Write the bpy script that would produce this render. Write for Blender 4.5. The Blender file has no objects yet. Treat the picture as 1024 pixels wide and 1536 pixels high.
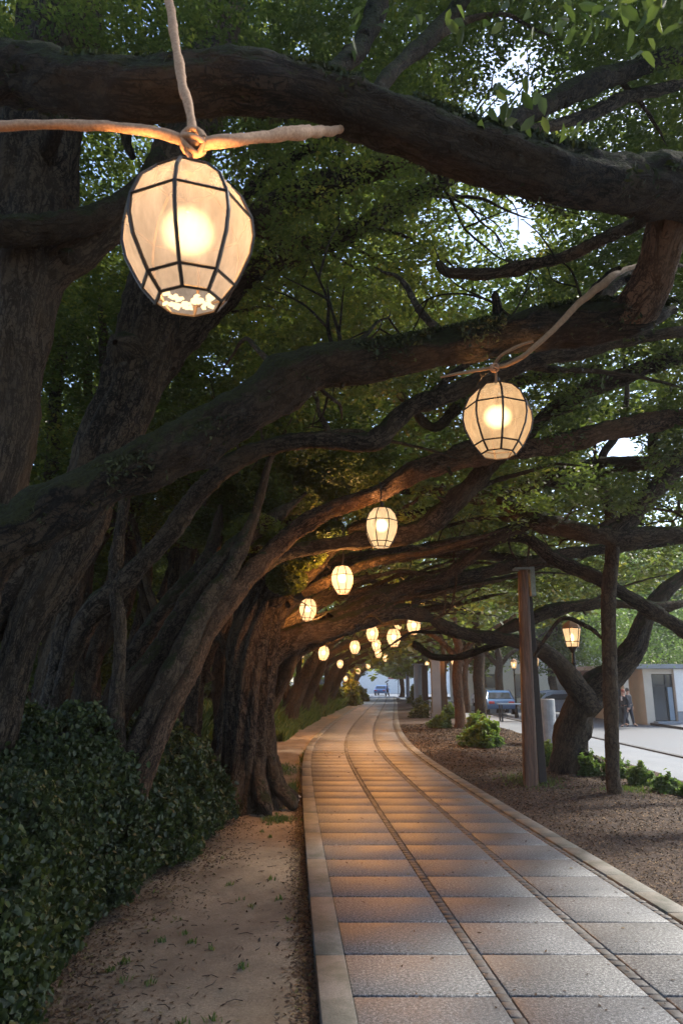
import bpy, math, random
import numpy as np
from mathutils import Vector, Matrix
R = math.radians
random.seed(7)
rng = np.random.default_rng(11)
sc = bpy.context.scene

# ------------------------------------------------------------------ camera
F = 1050.0            # focal length in pixels of the 1024x1536 photograph
EYE = 2.0
TH = math.atan((1022 - 768) / F)
cd = bpy.data.cameras.new("camera")
cam = bpy.data.objects.new("camera", cd)
sc.collection.objects.link(cam)
cam.location = (0, 0, EYE)
cam.rotation_euler = (R(90) + TH, 0, 0)
cd.sensor_fit = 'VERTICAL'
cd.sensor_height = 36
cd.sensor_width = 24
cd.lens = F * 36 / 1536
cd.clip_start = 0.05
cd.clip_end = 3000
cd.dof.use_dof = True
cd.dof.focus_distance = 7.5
cd.dof.aperture_fstop = 4.0
sc.camera = cam

# ------------------------------------------------------------------ sky, sun, exposure
SUN_EL, SUN_AZ = R(46), R(60)        # azimuth measured from +Y towards +X
w = bpy.data.worlds.new("World")
sc.world = w
w.use_nodes = True
nt = w.node_tree
bg = nt.nodes['Background']
sky = nt.nodes.new('ShaderNodeTexSky')
sky.sky_type = 'NISHITA'
sky.sun_disc = False
sky.sun_elevation = SUN_EL
sky.sun_rotation = SUN_AZ
sky.air_density = 1.0
sky.dust_density = 1.2
nt.links.new(sky.outputs[0], bg.inputs[0])
bg.inputs[1].default_value = 0.14
sl = bpy.data.lights.new("sun", 'SUN')
sl.energy = 3.2
sl.angle = R(6)
sl.color = (1.0, 0.93, 0.80)
so = bpy.data.objects.new("sun", sl)
sc.collection.objects.link(so)
sdir = Vector((math.sin(SUN_AZ) * math.cos(SUN_EL), math.cos(SUN_AZ) * math.cos(SUN_EL), math.sin(SUN_EL)))
so.rotation_euler = sdir.to_track_quat('Z', 'Y').to_euler()
sc.view_settings.view_transform = 'Standard'
sc.view_settings.look = 'None'
sc.view_settings.gamma = 1
sc.view_settings.exposure = 1.6
cy = sc.cycles
cy.use_denoising = True
cy.max_bounces = 6
cy.diffuse_bounces = 3
cy.glossy_bounces = 2
cy.transmission_bounces = 4
cy.transparent_max_bounces = 8
cy.sample_clamp_indirect = 4
cy.use_light_tree = True
HAZE = .0007
cy.caustics_reflective = False
cy.caustics_refractive = False

# ------------------------------------------------------------------ helpers
def ray(px, py):
    u = (px - 512) / F
    v = -(py - 768) / F
    return np.array([u, math.cos(TH) - v * math.sin(TH), math.sin(TH) + v * math.cos(TH)])

def at(px, py, Y):
    d = ray(px, py)
    t = Y / d[1]
    return np.array([0, 0, EYE]) + d * t, t

def h3(ix, iy, iz):
    n = (ix * 374761393 + iy * 668265263 + iz * 2147483647 * 3 + 1274126177) & 0xffffffff
    n = ((n ^ (n >> 13)) * 1274126177) & 0xffffffff
    n = ((n ^ (n >> 16)) * 2246822519) & 0xffffffff
    return ((n ^ (n >> 15)) & 0xffff) / 65535.0

def noise(p):
    p = np.asarray(p, float)
    i = np.floor(p).astype(np.int64)
    f = p - i
    f = f * f * (3 - 2 * f)
    r = 0
    for dx in (0, 1):
        for dy in (0, 1):
            for dz in (0, 1):
                wx = f[..., 0] if dx else 1 - f[..., 0]
                wy = f[..., 1] if dy else 1 - f[..., 1]
                wz = f[..., 2] if dz else 1 - f[..., 2]
                r = r + wx * wy * wz * h3(i[..., 0] + dx, i[..., 1] + dy, i[..., 2] + dz)
    return r

def tag(o, label=None, cat=None, group=None, kind=None):
    if label: o['label'] = label
    if cat: o['category'] = cat
    if group: o['group'] = group
    if kind: o['kind'] = kind
    return o

def empty(name, loc, label, cat, group=None, rz=0):
    o = bpy.data.objects.new(name, None)
    sc.collection.objects.link(o)
    o.location = loc
    o.rotation_euler = (0, 0, rz)
    o.empty_display_size = 0.2
    tag(o, label, cat, group)
    bpy.context.view_layer.update()
    return o

def link(name, me, parent=None, world=False):
    """link mesh; world=True: the mesh is in world coordinates, so undo the parent's place"""
    o = bpy.data.objects.new(name, me)
    sc.collection.objects.link(o)
    if parent is not None:
        o.parent = parent
        if world:
            root = parent
            while root.parent is not None:
                root = root.parent
            if parent is root:
                o.location = -Vector(root.location)
    return o

def np_mesh(name, V, Fc, mats, uv=None, attr=None, smooth=False, midx=None):
    """Fc: (n,k) int array with constant k"""
    me = bpy.data.meshes.new(name)
    V = np.asarray(V, np.float32)
    Fc = np.asarray(Fc, np.int32)
    n, k = Fc.shape
    me.vertices.add(len(V))
    me.vertices.foreach_set('co', V.ravel())
    me.loops.add(n * k)
    me.loops.foreach_set('vertex_index', Fc.ravel())
    me.polygons.add(n)
    me.polygons.foreach_set('loop_start', np.arange(n, dtype=np.int32) * k)
    me.polygons.foreach_set('loop_total', np.full(n, k, np.int32))
    if smooth:
        me.polygons.foreach_set('use_smooth', np.ones(n, bool))
    for m in (mats if isinstance(mats, (list, tuple)) else [mats]):
        me.materials.append(m)
    if midx is not None:
        me.polygons.foreach_set('material_index', np.asarray(midx, np.int32))
    if uv is not None:
        l = me.uv_layers.new(name='UVMap')
        l.data.foreach_set('uv', np.asarray(uv, np.float32).ravel())
    if attr is not None:
        a = me.attributes.new('tint', 'FLOAT', 'POINT')
        a.data.foreach_set('value', np.asarray(attr, np.float32))
    me.update(calc_edges=True)
    return me

class MB:
    """collects polygons for one mesh"""
    def __init__(s):
        s.v = []; s.f = []; s.m = []
    def add(s, vs, fs, mi=0):
        b = len(s.v)
        s.v += [tuple(map(float, v)) for v in vs]
        s.f += [tuple(b + i for i in f) for f in fs]
        s.m += [mi] * len(fs)
        return s
    def box(s, c, d, rz=0, mi=0, taper=1.0, M=None):
        x, y, z = d[0] / 2, d[1] / 2, d[2] / 2
        vs = []
        for sz in (-1, 1):
            k = taper if sz > 0 else 1
            for sx, sy in ((-1, -1), (1, -1), (1, 1), (-1, 1)):
                vs.append(Vector((sx * x * k, sy * y * k, sz * z)))
        rot = M or Matrix.Rotation(rz, 3, 'Z')
        vs = [rot @ v + Vector(c) for v in vs]
        return s.add(vs, [(3, 2, 1, 0), (4, 5, 6, 7), (0, 1, 5, 4), (1, 2, 6, 5), (2, 3, 7, 6), (3, 0, 4, 7)], mi)
    def lathe(s, prof, n=16, c=(0, 0, 0), mi=0, caps=True, ph=0):
        vs = []
        for r, z in prof:
            for k in range(n):
                a = 2 * math.pi * k / n + ph
                vs.append((c[0] + r * math.cos(a), c[1] + r * math.sin(a), c[2] + z))
        fs = []
        for j in range(len(prof) - 1):
            for k in range(n):
                fs.append((j * n + k, j * n + (k + 1) % n, (j + 1) * n + (k + 1) % n, (j + 1) * n + k))
        if caps:
            fs.append(tuple(reversed(range(n))))
            fs.append(tuple((len(prof) - 1) * n + k for k in range(n)))
        return s.add(vs, fs, mi)
    def tube(s, pts, r, n=6, mi=0):
        pts = [Vector(p) for p in pts]
        if not isinstance(r, (list, tuple)): r = [r] * len(pts)
        vs = []; up = None
        for i, p in enumerate(pts):
            d = (pts[min(i + 1, len(pts) - 1)] - pts[max(i - 1, 0)]).normalized()
            if up is None:
                up = Vector((0, 0, 1)) if abs(d.z) < .9 else Vector((1, 0, 0))
            a = d.cross(up).normalized(); b = a.cross(d); up = b
            for k in range(n):
                t = 2 * math.pi * k / n
                vs.append(p + (a * math.cos(t) + b * math.sin(t)) * r[i])
        fs = []
        for j in range(len(pts) - 1):
            for k in range(n):
                fs.append((j * n + k, j * n + (k + 1) % n, (j + 1) * n + (k + 1) % n, (j + 1) * n + k))
        fs.append(tuple(reversed(range(n)))); fs.append(tuple((len(pts) - 1) * n + k for k in range(n)))
        return s.add(vs, fs, mi)
    def build(s, name, mats, parent=None, smooth=False, bevel=0, world=False):
        me = bpy.data.meshes.new(name)
        me.from_pydata(s.v, [], s.f)
        for m in (mats if isinstance(mats, (list, tuple)) else [mats]): me.materials.append(m)
        me.polygons.foreach_set('material_index', s.m)
        if smooth: me.polygons.foreach_set('use_smooth', [True] * len(s.f))
        me.update()
        o = link(name, me, parent, world)
        if bevel:
            b = o.modifiers.new('bevel', 'BEVEL'); b.width = bevel; b.segments = 2; b.limit_method = 'ANGLE'
        return o

# ------------------------------------------------------------------ materials
class N:
    def __init__(s, name):
        s.m = bpy.data.materials.new(name); s.m.use_nodes = True
        s.t = s.m.node_tree; s.n = s.t.nodes; s.b = s.n['Principled BSDF']; s.out = s.n['Material Output']
    def add(s, ty, **k):
        nd = s.n.new(ty)
        for a, v in k.items():
            if a.startswith('i_'):
                nd.inputs[a[2:].replace('_', ' ')].default_value = v
            else: setattr(nd, a, v)
        return nd
    def l(s, a, b): s.t.links.new(a, b)
    def coord(s, which='Object', scale=(1, 1, 1)):
        tc = s.add('ShaderNodeTexCoord'); mp = s.add('ShaderNodeMapping')
        mp.inputs['Scale'].default_value = scale
        s.l(tc.outputs[which], mp.inputs['Vector'])
        return mp.outputs[0]
    def noise(s, vec, scale, detail=4, rough=.6, dist=0):
        nd = s.add('ShaderNodeTexNoise', i_Scale=scale, i_Detail=detail, i_Roughness=rough, i_Distortion=dist)
        s.l(vec, nd.inputs['Vector']); return nd.outputs[0]
    def vor(s, vec, scale, feat='F1', out=0):
        nd = s.add('ShaderNodeTexVoronoi', feature=feat, i_Scale=scale)
        s.l(vec, nd.inputs['Vector']); return nd.outputs[out]
    def ramp(s, fac, stops):
        nd = s.add('ShaderNodeValToRGB'); cr = nd.color_ramp
        while len(cr.elements) < len(stops): cr.elements.new(.5)
        for e, (p, c) in zip(cr.elements, stops):
            e.position = p; e.color = (*c, 1) if len(c) == 3 else c
        s.l(fac, nd.inputs[0]); return nd.outputs[0]
    def mix(s, fac, a, b, mode='MIX'):
        nd = s.add('ShaderNodeMixRGB', blend_type=mode)
        for i, v in enumerate((fac, a, b)):
            if hasattr(v, 'type') and hasattr(v, 'is_output'): s.l(v, nd.inputs[i])
            else: nd.inputs[i].default_value = v if i == 0 else (*v, 1)
        return nd.outputs[0]
    def math(s, op, a, b=0, c=0):
        nd = s.add('ShaderNodeMath', operation=op)
        for i, v in enumerate((a, b, c)):
            if hasattr(v, 'is_output'): s.l(v, nd.inputs[i])
            else: nd.inputs[i].default_value = v
        return nd.outputs[0]
    def bump(s, h, strength, dist):
        nd = s.add('ShaderNodeBump', i_Strength=strength, i_Distance=dist)
        s.l(h, nd.inputs['Height']); s.l(nd.outputs[0], s.b.inputs['Normal']); return nd
    def set(s, col=None, rough=None, metal=None, spec=None):
        if col is not None:
            if hasattr(col, 'is_output'): s.l(col, s.b.inputs['Base Color'])
            else: s.b.inputs['Base Color'].default_value = (*col, 1)
        if rough is not None:
            if hasattr(rough, 'is_output'): s.l(rough, s.b.inputs['Roughness'])
            else: s.b.inputs['Roughness'].default_value = rough
        if metal is not None: s.b.inputs['Metallic'].default_value = metal
        if spec is not None: s.b.inputs['Specular IOR Level'].default_value = spec
        return s.m

def plain(name, col, rough=.6, metal=0, var=.25, scale=6, bump=0.0):
    n = N(name); v = n.coord('Object')
    f = n.noise(v, scale, 5)
    c = n.ramp(f, [(.3, tuple(x * (1 - var) for x in col)), (.7, tuple(min(1, x * (1 + var)) for x in col))])
    if bump: n.bump(f, .5, bump)
    return n.set(c, rough, metal)

def bark(name, lo, hi, moss=.5, sx=13, sy=3.6, depth=.05, mosscol=(.021, .024, .005)):
    n = N(name)
    v = n.coord('UV', (sx, sy, 1)); vo = n.coord('Object')
    vf = n.coord('UV', (1, 1, 1))
    dn = n.add('ShaderNodeTexNoise', i_Scale=1.3, i_Detail=4.0); n.l(vo, dn.inputs['Vector'])
    vv = n.add('ShaderNodeVectorMath', operation='MULTIPLY_ADD'); n.l(dn.outputs[1], vv.inputs[0]); vv.inputs[1].default_value = (1.6, 2.6, 0); n.l(v, vv.inputs[2])
    big = n.noise(vv.outputs[0], .55, 6, .72, .35)
    r1 = n.noise(vv.outputs[0], 1.25, 5, .62, .5)
    fi = n.ramp(n.math('ABSOLUTE', n.math('SUBTRACT', r1, .5)), [(0, (0, 0, 0)), (.055, (1, 1, 1))])
    r2 = n.noise(n.coord('UV', (sx * .7, sy * 1.9, 1)), 1.7, 4, .6, .8)
    f2 = n.ramp(n.math('ABSOLUTE', n.math('SUBTRACT', r2, .5)), [(0, (0, 0, 0)), (.03, (1, 1, 1))])
    fine = n.noise(vo, 42, 6, .82)
    h = n.math('ADD', n.math('MULTIPLY', big, .5), n.math('ADD', n.math('MULTIPLY', n.math('MULTIPLY', fi, f2), .36), n.math('MULTIPLY', fine, .50)))
    c = n.ramp(h, [(.44, tuple(x * .10 for x in lo)), (.70, lo), (.95, hi)])
    patch = n.noise(vo, 1.1, 3)
    c = n.mix(n.math('MULTIPLY', n.ramp(patch, [(.42, (0, 0, 0)), (.65, (1, 1, 1))]), .5), c, (hi[0] * 1.1, hi[1] * .95, hi[2] * .75))
    lich = n.noise(vo, 7, 6, .75)
    c = n.mix(n.ramp(lich, [(.62, (0, 0, 0)), (.70, (.5, .5, .5))]), c, (.11, .11, .085))
    g = n.add('ShaderNodeNewGeometry'); sp = n.add('ShaderNodeSeparateXYZ'); n.l(g.outputs['Normal'], sp.inputs[0])
    mn = n.noise(vo, 5, 6, .7)
    mf = n.math('ADD', n.math('MULTIPLY', sp.outputs[2], .55), mn)
    mm = n.ramp(mf, [(.95 - moss * .45, (0, 0, 0)), (1.08 - moss * .45, (1, 1, 1))])
    mc = n.ramp(n.noise(vo, 40, 4, .7), [(.3, tuple(x * .5 for x in mosscol)), (.7, tuple(x * 2.0 for x in mosscol))])
    c = n.mix(mm, c, mc)
    mh = n.math('MULTIPLY', n.math('MULTIPLY', n.noise(vo, 60, 3, .8), mm), .35)
    n.bump(n.math('ADD', h, mh), 1.0, depth * 1.7)
    return n.set(c, .88, spec=.25)

def leafmat(name, stops, trans=.45, rough=.5, tcol=1.6):
    n = N(name)
    a = n.add('ShaderNodeAttribute', attribute_name='tint')
    c = n.ramp(a.outputs['Fac'], stops)
    n.set(c, rough); n.b.inputs['Specular IOR Level'].default_value = .45
    tr = n.add('ShaderNodeBsdfTranslucent')
    tcc = n.mix(1.0, c, (tcol, tcol * 1.05, tcol * .6), 'MULTIPLY')
    n.l(tcc, tr.inputs[0])
    mx = n.add('ShaderNodeMixShader'); mx.inputs[0].default_value = trans
    n.l(n.b.outputs[0], mx.inputs[1]); n.l(tr.outputs[0], mx.inputs[2]); n.l(mx.outputs[0], n.out.inputs[0])
    return n.m

M = {}
M['bark'] = bark('bark_grey_brown', (.026, .019, .013), (.115, .087, .060), .4)
M['bark_moss'] = bark('bark_mossy', (.012, .009, .006), (.060, .043, .026), .95)
M['bark_warm'] = bark('bark_warm', (.075, .042, .025), (.20, .12, .072), .2)
M['bark_smooth'] = bark('bark_smooth', (.034, .024, .016), (.105, .077, .052), .4, 11, 3.8, .03)
M['leaf'] = leafmat('leaf_green', [(0, (.032, .050, .018)), (.45, (.066, .088, .029)), (.75, (.135, .150, .044)), (1, (.25, .20, .055))], .55, tcol=1.9)
M['leaf_dark'] = leafmat('leaf_ivy', [(0, (.010, .018, .006)), (.6, (.028, .045, .013)), (.93, (.070, .090, .024)), (1, (.12, .085, .03))], .3, .55)
M['leaf_bright'] = leafmat('leaf_bright', [(0, (.06, .10, .035)), (.6, (.12, .19, .055)), (1, (.22, .27, .06))], .45)
M['moss'] = leafmat('moss_tufts', [(0, (.010, .014, .005)), (.6, (.024, .034, .010)), (1, (.060, .065, .020))], .2, .8)
M['grass'] = leafmat('grass_blades', [(0, (.04, .075, .02)), (.6, (.08, .13, .03)), (1, (.16, .17, .06))], .4)
M['dry'] = leafmat('dry_leaves', [(0, (.02, .012, .008)), (.5, (.06, .032, .018)), (.85, (.12, .07, .035)), (1, (.12, .12, .03))], .1, .8)
M['chips'] = leafmat('wood_chips', [(0, (.016, .010, .005)), (.6, (.062, .036, .018)), (1, (.20, .125, .065))], .02, .85)

def slab_mat():
    n = N('aggregate_slab'); v = n.coord('Object')
    a = n.add('ShaderNodeAttribute', attribute_name='tint')
    sp = n.math('ADD', n.math('MULTIPLY', n.noise(v, 95, 3, .9), .45), n.math('MULTIPLY', n.noise(v, 42, 3, .9), .55))
    c = n.ramp(sp, [(.38, (.024, .026, .028)), (.5, (.120, .122, .128)), (.60, (.40, .41, .42))])
    st = n.noise(v, 1.3, 6, .65)
    c = n.mix(n.ramp(st, [(.35, (.5, .5, .5)), (.65, (0, 0, 0))]), c, (.075, .077, .082))
    c = n.mix(.9, c, n.ramp(a.outputs['Fac'], [(0, (.68, .69, .71)), (.5, (.82, .82, .84)), (1, (1.0, .98, .95))]), 'MULTIPLY')
    st2 = n.noise(v, 14, 4, .7)
    n.bump(n.math('ADD', sp, n.math('MULTIPLY', st2, .5)), .9, .006)
    return n.set(c, n.ramp(st, [(.3, (.42, .42, .42)), (.7, (.62, .62, .62))]), spec=.35)
M['slab'] = slab_mat()
def stone(name, lo, hi, sc1=90, bumpd=.004, rough=.75, stain=(.03, .028, .025), stainscale=2):
    n = N(name); v = n.coord('Object')
    a = n.noise(v, sc1 * .62, 5, .85)
    c = n.ramp(a, [(.3, lo), (.7, hi)])
    s_ = n.noise(v, stainscale, 6, .7)
    c = n.mix(n.ramp(s_, [(.38, (.75, .75, .75)), (.6, (0, 0, 0))]), c, stain)
    n.bump(n.math('ADD', a, n.noise(v, 12, 4)), .7, bumpd)
    return n.set(c, rough)
M['brick'] = stone('brick_band_stone', (.034, .032, .034), (.125, .115, .115), 60, .005, .6)
M['kerb'] = stone('kerb_concrete', (.075, .070, .062), (.21, .19, .17), 120, .005, .7, (.045, .05, .035), 3)
M['mortar'] = plain('joint_soil', (.060, .054, .047), .9, scale=20, var=.5)
M['sand'] = stone('sandy_soil', (.12, .088, .056), (.36, .275, .185), 85, .012, .95, (.115, .080, .050), 1.1)
M['soil'] = stone('mulch_soil', (.018, .010, .006), (.080, .045, .028), 45, .03, .95, (.03, .018, .013), 3)
M['earth'] = stone('dark_earth', (.018, .014, .010), (.055, .042, .030), 20, .03, .95)
M['plaza'] = stone('pale_paving', (.13, .145, .165), (.19, .205, .23), 30, .002, .6, (.11, .125, .145), .35)
M['road'] = stone('asphalt', (.09, .10, .115), (.14, .15, .165), 60, .003, .6, (.12, .12, .13), .3)
M['darkkerb'] = stone('dark_kerb', (.05, .052, .06), (.10, .105, .115), 60, .003, .7)
M['wood'] = None
def wood():
    n = N('post_timber'); v = n.coord('Object', (14, 14, 1.2))
    a = n.noise(v, 1.6, 7, .65, .8)
    c = n.ramp(a, [(.3, (.045, .022, .013)), (.55, (.125, .064, .038)), (.75, (.22, .12, .075))])
    v2 = n.coord('Object', (60, 60, 2)); b = n.noise(v2, 1, 5, .7)
    c = n.mix(n.ramp(b, [(.35, (.7, .7, .7)), (.5, (0, 0, 0))]), c, (.035, .020, .013))
    n.bump(n.math('ADD', a, b), .6, .01)
    return n.set(c, .62)
M['wood'] = wood()
M['wooddark'] = plain('dark_timber', (.035, .022, .016), .7, scale=12, bump=.004)
M['steel'] = plain('weathered_steel', (.20, .24, .23), .5, .5, scale=20)
M['concrete'] = stone('concrete_grey', (.22, .23, .24), (.33, .34, .35), 40, .004, .8, (.16, .17, .18), 1.5)
M['iron'] = plain('black_iron', (.018, .016, .015), .45, .6, scale=30)
M['frame'] = plain('lantern_frame', (.022, .013, .008), .5, .3, scale=40, bump=.001)
def rope():
    n = N('peeled_rope'); v = n.coord('UV', (1, 60, 1))
    vo = n.coord('Object')
    a = n.noise(vo, 70, 4, .7)
    c = n.ramp(a, [(.3, (.22, .115, .06)), (.7, (.45, .26, .15))])
    n.bump(a, .6, .004)
    return n.set(c, .75)
M['rope'] = rope()
M['root'] = plain('aerial_root', (.21, .125, .068), .8, scale=45, bump=.004)
def panel(name, em, col, transp, tl):
    n = N(name); vo = n.coord('Object')
    st = n.noise(n.coord('Object', (14, 14, 3)), 1.5, 5, .6)
    cc = n.ramp(st, [(.3, tuple(x * .60 for x in col)), (.7, col)])
    tr = n.add('ShaderNodeBsdfTranslucent'); n.l(n.mix(1.0, n.ramp(st, [(.3, (.7, .7, .7)), (.7, (1, 1, 1))]), (tl, tl, tl), 'MULTIPLY'), tr.inputs[0])
    e = n.add('ShaderNodeEmission'); n.l(cc, e.inputs[0]); e.inputs[1].default_value = em
    tp = n.add('ShaderNodeBsdfTransparent'); tp.inputs[0].default_value = (1, .80, .52, 1)
    m1 = n.add('ShaderNodeMixShader'); m1.inputs[0].default_value = transp
    ad = n.add('ShaderNodeAddShader')
    n.l(tr.outputs[0], ad.inputs[0]); n.l(e.outputs[0], ad.inputs[1])
    n.l(ad.outputs[0], m1.inputs[1]); n.l(tp.outputs[0], m1.inputs[2]); n.l(m1.outputs[0], n.out.inputs[0])
    return n.m
M['panel_near'] = panel('lantern_glass_near', .18, (1, .74, .54), .14, .026)
M['panel_mid'] = panel('lantern_glass_mid', .27, (1, .64, .33), .2, .014)
M['panel_far'] = panel('lantern_glass_far', .46, (1, .70, .38), .3, .006)
def emis(name, col, s):
    n = N(name); e = n.add('ShaderNodeEmission'); e.inputs[0].default_value = (*col, 1); e.inputs[1].default_value = s
    n.l(e.outputs[0], n.out.inputs[0]); return n.m
def globe():
    n = N('soft_glow_globe'); lw = n.add('ShaderNodeLayerWeight', i_Blend=.5)
    f = n.math('POWER', n.math('SUBTRACT', 1.0, lw.outputs['Facing']), 3.6)  # emission fades to clear at the rim, imitating a soft blob of glow
    e = n.add('ShaderNodeEmission'); e.inputs[0].default_value = (1, .80, .52, 1); e.inputs[1].default_value = 6
    tp = n.add('ShaderNodeBsdfTransparent'); mx = n.add('ShaderNodeMixShader')
    n.l(f, mx.inputs[0]); n.l(tp.outputs[0], mx.inputs[1]); n.l(e.outputs[0], mx.inputs[2]); n.l(mx.outputs[0], n.out.inputs[0])
    return n.m
M['bulb'] = globe()
M['crystal'] = emis('crystal_glow', (1, .70, .36), .75)
M['render'] = plain('cream_render', (.55, .50, .42), .8, scale=2, var=.08)
M['white'] = plain('white_paint', (.78, .78, .76), .7, scale=2, var=.05)
M['greywall'] = plain('grey_wall', (.28, .30, .33), .7, scale=2, var=.1)
M['black'] = plain('black_paint_and_shade', (.02, .02, .022), .6)  # plain black for small parts, also colours the sheet imitating passage shade
n = N('window_glass'); M['glass'] = n.set((.03, .04, .05), .06, 0, .8)
M['rubber'] = plain('tyre_rubber', (.02, .02, .02), .8)
M['rim'] = plain('wheel_rim', (.4, .4, .42), .3, .8)
M['blue'] = plain('blue_paint', (.05, .13, .30), .3, .1, var=.05)
M['bluegrey'] = plain('blue_grey_paint', (.20, .27, .36), .3, .1, var=.05)
M['carwhite'] = plain('pale_car_paint', (.65, .68, .72), .3, .1, var=.05)
M['red'] = plain('red_paint', (.50, .06, .035), .5, var=.1)
M['taillight'] = plain('red_lens', (.4, .02, .02), .3)
M['headlight'] = plain('clear_lens', (.7, .7, .7), .2)
M['skin'] = plain('skin', (.45, .27, .20), .6, var=.05)
M['hair'] = plain('hair', (.03, .02, .015), .7)
M['hair_red'] = plain('hair_auburn', (.22, .06, .03), .7)
M['coat'] = plain('dark_cloth', (.015, .018, .028), .9, scale=30)
M['shirt'] = plain('pale_cloth', (.6, .6, .62), .9, scale=30, var=.05)
M['jeans'] = plain('dark_trousers', (.02, .024, .035), .9, scale=30)
M['paper'] = plain('white_litter', (.8, .8, .78), .8, var=.05)

# ------------------------------------------------------------------ sweeps (trunks and limbs)
def catmull(P, step_fn):
    P = np.asarray(P, float); out = []
    Q = np.vstack([2 * P[0] - P[1], P, 2 * P[-1] - P[-2]])
    for i in range(1, len(Q) - 2):
        p0, p1, p2, p3 = Q[i - 1:i + 3]
        L = np.linalg.norm(p2[:3] - p1[:3])
        n = max(2, int(L / step_fn((p1[3] + p2[3]) / 2)))
        for k in range(n):
            t = k / n
            out.append(.5 * ((2 * p1) + (-p0 + p2) * t + (2 * p0 - 5 * p1 + 4 * p2 - p3) * t * t + (-p0 + 3 * p1 - 3 * p2 + p3) * t ** 3))
    out.append(Q[-2])
    return np.array(out)

def sweep(P, flute=0, lobes=5, rough=.10, N_=None, wob=.25, tip=True, seed=0):
    """P rows (x,y,z,r) -> verts, quads, uv"""
    rm = np.mean([p[3] for p in P])
    C = catmull(P, lambda r: max(.02, r * .30))
    c = C[:, :3].copy(); r = np.maximum(C[:, 3], .004)
    sd = np.array([seed * 7.31, seed * 3.77, seed * 1.13])
    for a in range(3):
        c[:, a] += (noise(c / max(rm * 5, .1) + sd + a * 17.3) - .5) * rm * wob * 2
    n = N_ or int(np.clip(14 + rm * 130, 12, 60))
    sl_ = np.concatenate([[0], np.cumsum(np.linalg.norm(np.diff(c, axis=0), axis=1))])
    if rough >= .07 and rm > .02:
        q1 = np.stack([sl_ / (rm * 4.5), 0 * sl_ + seed * 3.3, 0 * sl_], 1)
        r = r * (1 + .30 * (noise(q1) - .5) + .18 * (noise(q1 * 2.7 + 9) - .5))
    d = np.gradient(c, axis=0); d /= np.linalg.norm(d, axis=1)[:, None]
    up = np.array([0, 0, 1.]) if abs(d[0][2]) < .9 else np.array([1., 0, 0])
    A = []; B = []
    for i in range(len(c)):
        a = np.cross(d[i], up); a /= np.linalg.norm(a); b = np.cross(a, d[i]); up = b
        A.append(a); B.append(b)
    A = np.array(A); B = np.array(B)
    s = np.concatenate([[0], np.cumsum(np.linalg.norm(np.diff(c, axis=0), axis=1))])
    th = np.linspace(0, 2 * math.pi, n, endpoint=False)
    dirs = A[:, None, :] * np.cos(th)[None, :, None] + B[:, None, :] * np.sin(th)[None, :, None]
    base = c[:, None, :] + dirs * r[:, None, None]
    nz = (noise(base / max(rm * 1.3, .03) + sd) - .5) * 2 * rough + (noise(base / max(rm * .5, .012) + sd + 5) - .5) * rough + (noise(base / max(rm * .22, .01) + sd + 15) - .5) * rough * 1.1
    tw = s[:, None] * .25 / max(rm, .05) * .35
    k = 1 + nz
    if flute:
        k = k + flute * (np.abs(np.sin(lobes * .5 * (th[None, :] + tw + seed))) - .6) + flute * .5 * (noise(np.stack([np.cos(th)[None, :] * 2.2 + 0 * tw, np.sin(th)[None, :] * 2.2 + 0 * tw, s[:, None] * .5 + 0 * th[None, :]], -1) + sd) - .5)
    rr = r[:, None] * k
    if tip:
        f_ = s / s[-1]
        rr *= np.clip((1 - f_) / .10, .12, 1)[:, None] ** .5
    V = c[:, None, :] + dirs * rr[:, :, None]
    m = len(c)
    idx = np.arange(m * n).reshape(m, n)
    a_ = idx[:-1]; b_ = np.roll(idx, -1, 1)[:-1]; c_ = np.roll(idx, -1, 1)[1:]; d_ = idx[1:]
    Fq = np.stack([a_, b_, c_, d_], -1).reshape(-1, 4)
    circ = 2 * math.pi * rm
    u0 = np.arange(n) / n * circ; u1 = (np.arange(n) + 1) / n * circ
    UV = np.zeros((m - 1, n, 4, 2))
    UV[:, :, 0, 0] = u0; UV[:, :, 1, 0] = u1; UV[:, :, 2, 0] = u1; UV[:, :, 3, 0] = u0
    UV[:, :, 0, 1] = s[:-1, None]; UV[:, :, 1, 1] = s[:-1, None]; UV[:, :, 2, 1] = s[1:, None]; UV[:, :, 3, 1] = s[1:, None]
    UV += seed * .37
    return V.reshape(-1, 3), Fq, UV.reshape(-1, 2)

LIMBS = []     # sampled limb points with tree index, used to hand foliage to its tree
def px_path(pts):
    out = []
    for x, y, Y, wd in pts:
        p, t = at(x, y, Y)
        out.append((p[0], p[1], p[2], .5 * wd * t / F))
    return out

def merge(parts):
    V = []; Fq = []; U = []; b = 0
    for v, f, u in parts:
        V.append(v); Fq.append(f + b); U.append(u); b += len(v)
    return np.vstack(V), np.vstack(Fq), np.vstack(U)

_seed = [1]
def woody(name, paths, mat, parent, world_pts=False, **k):
    parts = []
    for p in paths:
        _seed[0] += 1
        pp = p if world_pts else px_path(p)
        parts.append(sweep(pp, seed=_seed[0], **k))
    V, Fq, U = merge(parts)
    return link(name, np_mesh(name, V, Fq, mat, uv=U, smooth=True), parent, world=True)

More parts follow.
